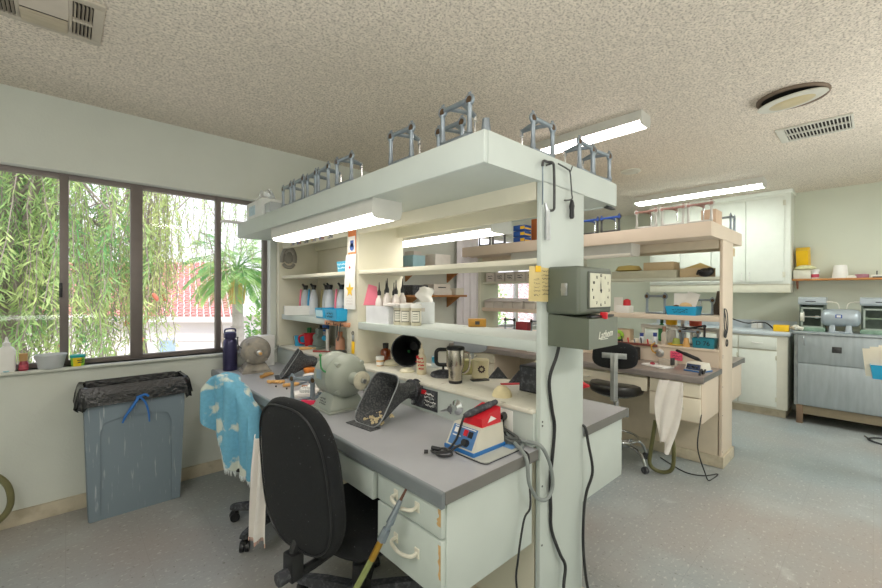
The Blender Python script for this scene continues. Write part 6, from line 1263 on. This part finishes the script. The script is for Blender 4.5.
b = MB(); b.tube([(4.03, .85, 1.69), (4.05, .838, 1.66), (4.12, .838, 1.69), (4.24, .838, 1.71)], .004, 6); b.box(4.17, 4.25, .83, .838, 1.66, 1.73, .003); single('hook_tag', b, M_card, 'brown tag hooked on the end fascia of the far top shelf', 'tag')

# ------------------------------------------------------------------ far wall
M_cab = mat('cabinet_white', '#e3e7de', .45, var=.02); M_cabt = mat('cabinet_trim', '#cfcdbb', .6, var=.04)
t = thing('wall_cabinet', 'tall white wall cabinet with paired doors on the far wall', 'cabinet', (6.0, 1.37, 1.45)); nb = lambda: Wm((6.0, 1.37, 1.45))
b = nb(); b.box(5.85, 6.159, .64, 2.10, 1.45, 2.499, .002); b.build('carcass', M_cab, t); b = nb(); b.box(5.862, 6.159, .64, 2.10, 1.352, 1.45, .002); b.build('lower_rail', M_cabt, t); b = nb(); b.box(5.842, 5.852, .625, 2.11, 2.46, 2.499, .003); b.box(5.85, 6.15, .622, .64, 2.46, 2.499, .003); b.build('crown', M_cab, t)
for k in range(4):
    y0 = .695 + k * .345; b = nb(); b.box(5.832, 5.849, y0, y0 + .338, 1.475, 2.42, .004); d = b.build('door', M_cab, t)
    b = nb(); yh = y0 + (.305 if k % 2 == 0 else .033); b.tube([(5.833, yh, 1.49), (5.815, yh, 1.50), (5.812, yh, 1.535), (5.815, yh, 1.57), (5.833, yh, 1.58)], .005, 8); b.build('handle', M_white, d)
    b = nb(); yh = y0 + (-.004 if k % 2 == 0 else .342)
    for z in (1.52, 2.32): b.box(5.828, 5.835, yh - .012, yh + .012, z, z + .06, .002)
    b.build('hinge', M_cabt, d)
t = thing('base_cabinet', 'white base cabinet with drawer and doors on the far wall', 'cabinet', (5.88, 1.37, 0)); nb = lambda: Wm((5.88, 1.37, 0))
b = nb(); b.box(5.62, 6.155, .63, 2.10, .09, .885, .002); b.build('carcass', mat('base_cab_paint', '#d6d4c6', .5, var=.03), t); b = nb(); b.box(5.67, 6.155, .65, 2.10, 0, .09); b.build('plinth', M_base, t, 0)
for k in range(4):
    y0 = .72 + k * .345
    b = nb(); b.box(5.602, 5.619, y0, y0 + .335, .115, .712, .004); d = b.build('door', M_cab, t); b = nb()
    for z in (.17, .62): b.box(5.598, 5.605, y0 - .008, y0 + .010, z, z + .05, .002)
    b.build('hinge', M_cabt, d)
    b = nb(); b.box(5.602, 5.619, y0, y0 + .335, .73, .865, .004); d = b.build('drawer', M_cab, t); b = nb(); b.tube([(5.602, y0 + .12, .80), (5.58, y0 + .13, .798), (5.58, y0 + .20, .798), (5.602, y0 + .21, .80)], .005, 8); b.build('handle', M_white, d)
t = thing('counter_top', 'pale grey-blue countertop on the far white base cabinet', 'worktop', (5.87, 1.37, .885)); b = Wm((5.87, 1.37, .885)); b.box(5.595, 6.158, .605, 2.11, .8855, .925, .008); b.build('top', mat('pale_countertop', '#c3ccd3', .3, var=.04), t); b = Wm((5.87, 1.37, .885)); b.box(6.14, 6.158, .61, 2.11, .925, 1.02, .003); b.build('backsplash', mat('pale_countertop', '#c3ccd3'), t)
b = MB(); b.box(-.05, .05, -.065, .065, 0, .07, .004); single('yellow_box', b, M_yellow, 'bright yellow box at the end of the far countertop', 'box', (5.76, .70, .926))
b = MB(); b.box(-.05, .05, -.05, .05, 0, .08, .006); o = single('white_caddy', b, M_white, 'small white box on the far countertop against the splashback', 'box', (6.06, .96, .926)); b = MB(); b.box(-.052, -.049, -.012, -.006, .0, .08); b.build('gap_line', M_greybox, o, 0)
b = MB(); b.tube([(6.05, 1.26, 1.06), (6.03, 1.18, 1.02), (6.0, 1.05, .985), (5.98, .95, 1.0), (5.94, .86, 1.0), (5.86, .79, .95), (5.80, .765, .935)], .007, 8); single('cord', b, M_cord, 'dark cord arching over the far countertop to the yellow box', 'cord')
b = MB(); b.tube([(-.07, .0, .02), (-.02, .02, .035), (.03, -.02, .03), (.07, .0, .018)], [.018, .028, .024, .014], 8); single('rag', b, M_offwhite, 'off-white rag on the gap between countertop and metal cabinet', 'rag', (5.75, .578, .945), R(60))

M_galv = mat('galvanised_sheet', '#a9b2b6', .45, .45, var=.1, vscale=7, stretch=(1, 4, .6)); add_layer(M_galv, noise_mask(6, .5, .8, 6, stretch=(1, 3, .5), amount=.4), '#c3cacd')
t = thing('metal_cabinet', 'galvanised sheet metal cabinet on wooden legs under the polishing machine', 'cabinet', (5.84, .06, 0)); nb = lambda: Wm((5.84, .06, 0))
b = nb(); b.box(5.585, 6.12, -.50, .572, .19, .925, .002); b.build('body', M_galv, t); b = nb(); b.box(5.56, 6.14, -.52, .585, .925, .945, .004); b.build('top', M_galv, t)
for z0_, z1_ in ((.20, .624), (.632, .92)): b = nb(); b.box(5.570, 5.584, -.48, .545, z0_, z1_, .003); b.build('door', M_galv, t)
b = nb(); b.box(5.568, 5.585, .546, .572, .19, .925); b.build('corner_strip', mat('dull_metal', '#8b9090', .5, .4, var=.15, vscale=20), t, 0)
for y in (.53, -.46):
    for x in (5.60, 6.07): b = nb(); b.box(x - .025, x + .025, y - .025, y + .025, 0, .19, .002, top=None); b.build('leg', mat('worn_leg_wood', '#7d6550', .7, var=.15), t)
b = nb(); b.box(5.60, 6.08, -.50, .56, .10, .185, 0); b.build('under_tray', mat('brown_tray', '#8c7f68', .7, var=.1), t, 0)
b = nb(); b.box(5.564, 5.571, .22, .29, .755, .815, .003); b.box(5.561, 5.566, .237, .273, .77, .80, .002); b.build('door_latch', M_steel_d, t); b = nb(); b.tube([(5.57, .50, .90), (5.553, .50, .88), (5.553, .495, .83), (5.57, .495, .81)], .006, 6); b.build('pull', M_alu, t)
MT = .945
t = thing('polishing_machine', 'silver twin-ended polishing motor bolted on the metal cabinet', 'polishing machine', (5.80, .24, MT)); M_silver = mat('silver_enamel', '#aab4bb', .35, .3, var=.08, vscale=12)
b = MB(); b.lathe([(.02, -.145), (.06, -.142), (.08, -.125), (.088, -.10), (.088, .10), (.08, .125), (.06, .142), (.02, .145)], (0, 0, .15), 28, (0, 1, 0)); b.build('motor', M_silver, t, 40)
b = MB(); b.box(-.07, .07, -.09, .09, 0, .012, .003)
for s in (-1, 1): b.box(-.065, .065, s * .06 - .025, s * .06 + .025, .012, .085, .003, top=(.75, .7))
b.build('motor_foot', M_silver, t)
for s in (-1, 1):
    b = MB(); b.cyl((0, s * .14, .15), (0, s * .30, .15), .012, .008, 12); b.cyl((0, s * .16, .15), (0, s * .19, .15), .02, n=12); b.build('spindle', M_chrome if s > 0 else mat('green_spindle', '#72836f', .5), t)
b = MB(); b.lathe([(.01, 0), (.055, .004), (.055, .03), (.01, .034)], (0, .275, .15), 22, (0, 1, 0)); b.build('buffing_wheel', M_offwhite, t)
b = MB(); b.box(-.0895, -.086, -.015, .035, .15, .185); b.build('blue_plate', mat('plate_blue', '#2f4f9e', .4), t, 0); b = MB(); b.box(-.091, -.0893, -.005, .025, .157, .178); b.build('white_plate', M_white, t, 0)
def hood(label, y0, y1, glass):
    yc = (y0 + y1) / 2; t = thing('splash_hood', label, 'hood', (5.86, yc, MT)); h = (y1 - y0) / 2
    b = MB(); b.box(.10, .115, -h, h, .01, .30); b.box(-.08, .115, -h, -h + .012, .01, .30); b.box(-.08, .115, h - .012, h, .01, .30); b.build('shell', mat('dusty_green_shell', '#5d6a60', .6, var=.15, vscale=20), t, 0)
    b = MB(); b.box(-.12, .115, -h - .005, h + .005, 0, .04, .006); b.build('green_tray', mat('tray_green', '#7b9683', .6, var=.2, vscale=20), t)
    b = MB(); pf_ = [(-.10, .28), (-.11, .30), (-.10, .345), (-.07, .36), (.10, .36), (.115, .345), (.115, .28)]; b.loft([[(x, y, z) for x, z in pf_] for y in (-h - .008, h + .008)]); b.build('lamp_housing', M_silver, t, 0)
    b = MB(); b.box(-.112, -.105, -.03, .05, .31, .318); b.build('dark_print', M_ink, t, 0)
    s = -1 if yc > .24 else 1
    b = MB(); b.cyl((-.02, s * (h + .008), .31), (-.02, s * (h + .05), .31), .010, n=10); b.tube([(-.02, s * (h + .05), .31), (-.02, s * (h + .09), .295), (-.03, s * (h + .105), .235)], .004, 6); b.build('lamp_plug', M_offwhite, t)
    b = MB()
    for q in ((-.095, -.085, -h + .015, h - .015, .04, .055), (-.095, -.085, -h + .015, h - .015, .235, .25), (-.095, -.085, -h + .015, -h + .03, .05, .24), (-.095, -.085, h - .03, h - .015, .05, .24)): b.box(*q)
    b.build('front_frame', mat('dusty_frame', '#9aa59b', .6), t, 0)
hood('left splash hood of the silver polishing motor with its lamp housing', .355, .555, True); hood('right splash hood of the silver polishing motor at the picture edge', -.20, .095, True)
t = thing('wall_shelf', 'narrow orange-brown wooden shelf on the far wall right of the cabinet', 'shelf', (6.06, .1, 1.485)); b = MB(); b.box(-.11, .098, -.72, .535, 0, .02, .002); b.build('board', mat('orange_wood', '#b5793f', .6, var=.2, vscale=12, stretch=(4, 1, 4)), t); b = MB(); b.tube([(.08, .505, 0), (.08, .505, -.09), (.0, .505, -.03), (-.06, .505, 0)], .007, 6); b.build('bracket', mat('copper_bracket', '#a8705a', .5, .4), t)
KZ = 1.505
t = thing('yellow_bin', 'yellow plastic bin tipped up on the carton at the shelf corner', 'bin', (6.08, .56, KZ + .10)); b = MB(); b.at((0, 0, 0), (0, R(70), 0)); hollow(b, .20, .10, .23, .125, .09, .004, .01); b.at((0, 0, 0)); o = b.build('bin', M_yellow, t, 50); o.location = (-.03, 0, .118)
b = MB(); b.box(-.07, .07, -.072, .072, 0, .10, .003); single('white_carton', b, mat('cream_carton', '#dad8c8', .7), 'cream carton at the left end of the orange-brown wall shelf', 'box', (6.04, .555, KZ))
b = MB(); b.lathe([(.03, 0), (.085, .008), (.09, .02), (.05, .045), (.02, .05)], n=14, sx=.7, sy=1.05); single('bag', b, mat('yellow_white_bag', '#d9d9a8', .6, var=.15, vscale=30), 'white and yellow bag lying on the cream carton of the wall shelf', 'bag', (5.995, .53, KZ + .101))
t = bottle('red_label_jar', 'small white jar with a red band on the wall shelf', 'jar', (6.02, .452, KZ), .034, .10, M_white, M_white, .2, .9, mat('red_band', '#b0334a', .5))
t = thing('white_cup', 'white upside-down foam cup on the wall shelf', 'cup', (6.03, .255, KZ)); b = MB(); b.lathe([(.062, 0), (.064, .004), (.052, .135), (.046, .14), (.01, .138)], n=24); b.build('cup', M_paper, t)
b = MB(); b.cyl((-.07, -.08, .013), (-.07, -.08, .0131), .001); b.lathe([(.045, 0), (.04, .02), (.01, .03)], n=14, sy=1.6); single('paper_scrap', b, M_offwhite, 'crumpled off-white scrap right of the foam cup', 'scrap', (6.02, .17, KZ))
t = thing('pink_tape', 'mauve tape roll lying on the wall shelf', 'tape', (6.02, .095, KZ)); b = MB(); b.lathe([(.05, 0), (.052, .004), (.052, .038), (.03, .04), (.03, .002)], n=24); b.build('roll', mat('mauve', '#a8707f', .5, var=.08), t)
b = MB(); b.box(-.05, .05, -.08, .06, 0, .03, .006); o = single('grey_tool', b, M_offwhite, 'grey and white tool at the right end of the wall shelf', 'tool', (6.0, -.03, KZ)); b = MB(); b.cyl((-.0, .02, .03), (0, .02, .07), .005); b.box(-.052, .052, -.082, .05, .0, .012); b.build('dark_part', M_steel_d, o)
# stand with bin at the right picture edge
t = thing('wooden_stand', 'wooden stand at the right picture edge carrying a blue bin', 'stand', (4.3, -.17, 0)); b = MB(); b.box(-.12, .12, -.13, .135, .715, .735, .003); b.build('top', mat('orange_wood2', '#b9793d', .6, var=.15), t); b = MB(); b.box(-.04, .04, -.04, .04, .03, .715, .003); b.build('post', M_wood, t); b = MB(); b.box(-.15, .15, -.15, .05, 0, .03, .003); b.build('foot', M_wood, t)
t = tray_bin('blue bin full of papers on the wooden stand at the right edge', (4.3, -.125, .735), R(-90), (.27, .17, .10), M_blue, tpr=1.1)
b = MB(); 
for i in range(7): b.at((-.10 + .03 * i, .02 * (i % 3) - .02, .012), (R(4 * (i % 3) - 4), R(-6 + 3 * i), .12 * (i % 3) - .1)); b.box(-.07, .07, -.001, .001, 0, .20 + .012 * (i % 4))
b.build('papers', mat('cream_papers', '#ece6d2', .8, var=.04), t, 0); b = MB(); b.at((.0, -.06, .06), (0, .1, 0)); b.box(-.08, .07, -.004, .004, 0, .07); b.build('pink_slip', M_pink, t, 0)
b = MB(); b.tube([(5.50, .06, .006), (5.35, .0, .006), (5.30, -.12, .006), (5.42, -.16, .012), (5.50, -.05, .012), (5.38, .04, .014), (5.28, -.04, .012), (5.30, -.3, .006)], .006, 6); single('cable', b, M_cord, 'black cable loose on the floor before the metal cabinet', 'cable')
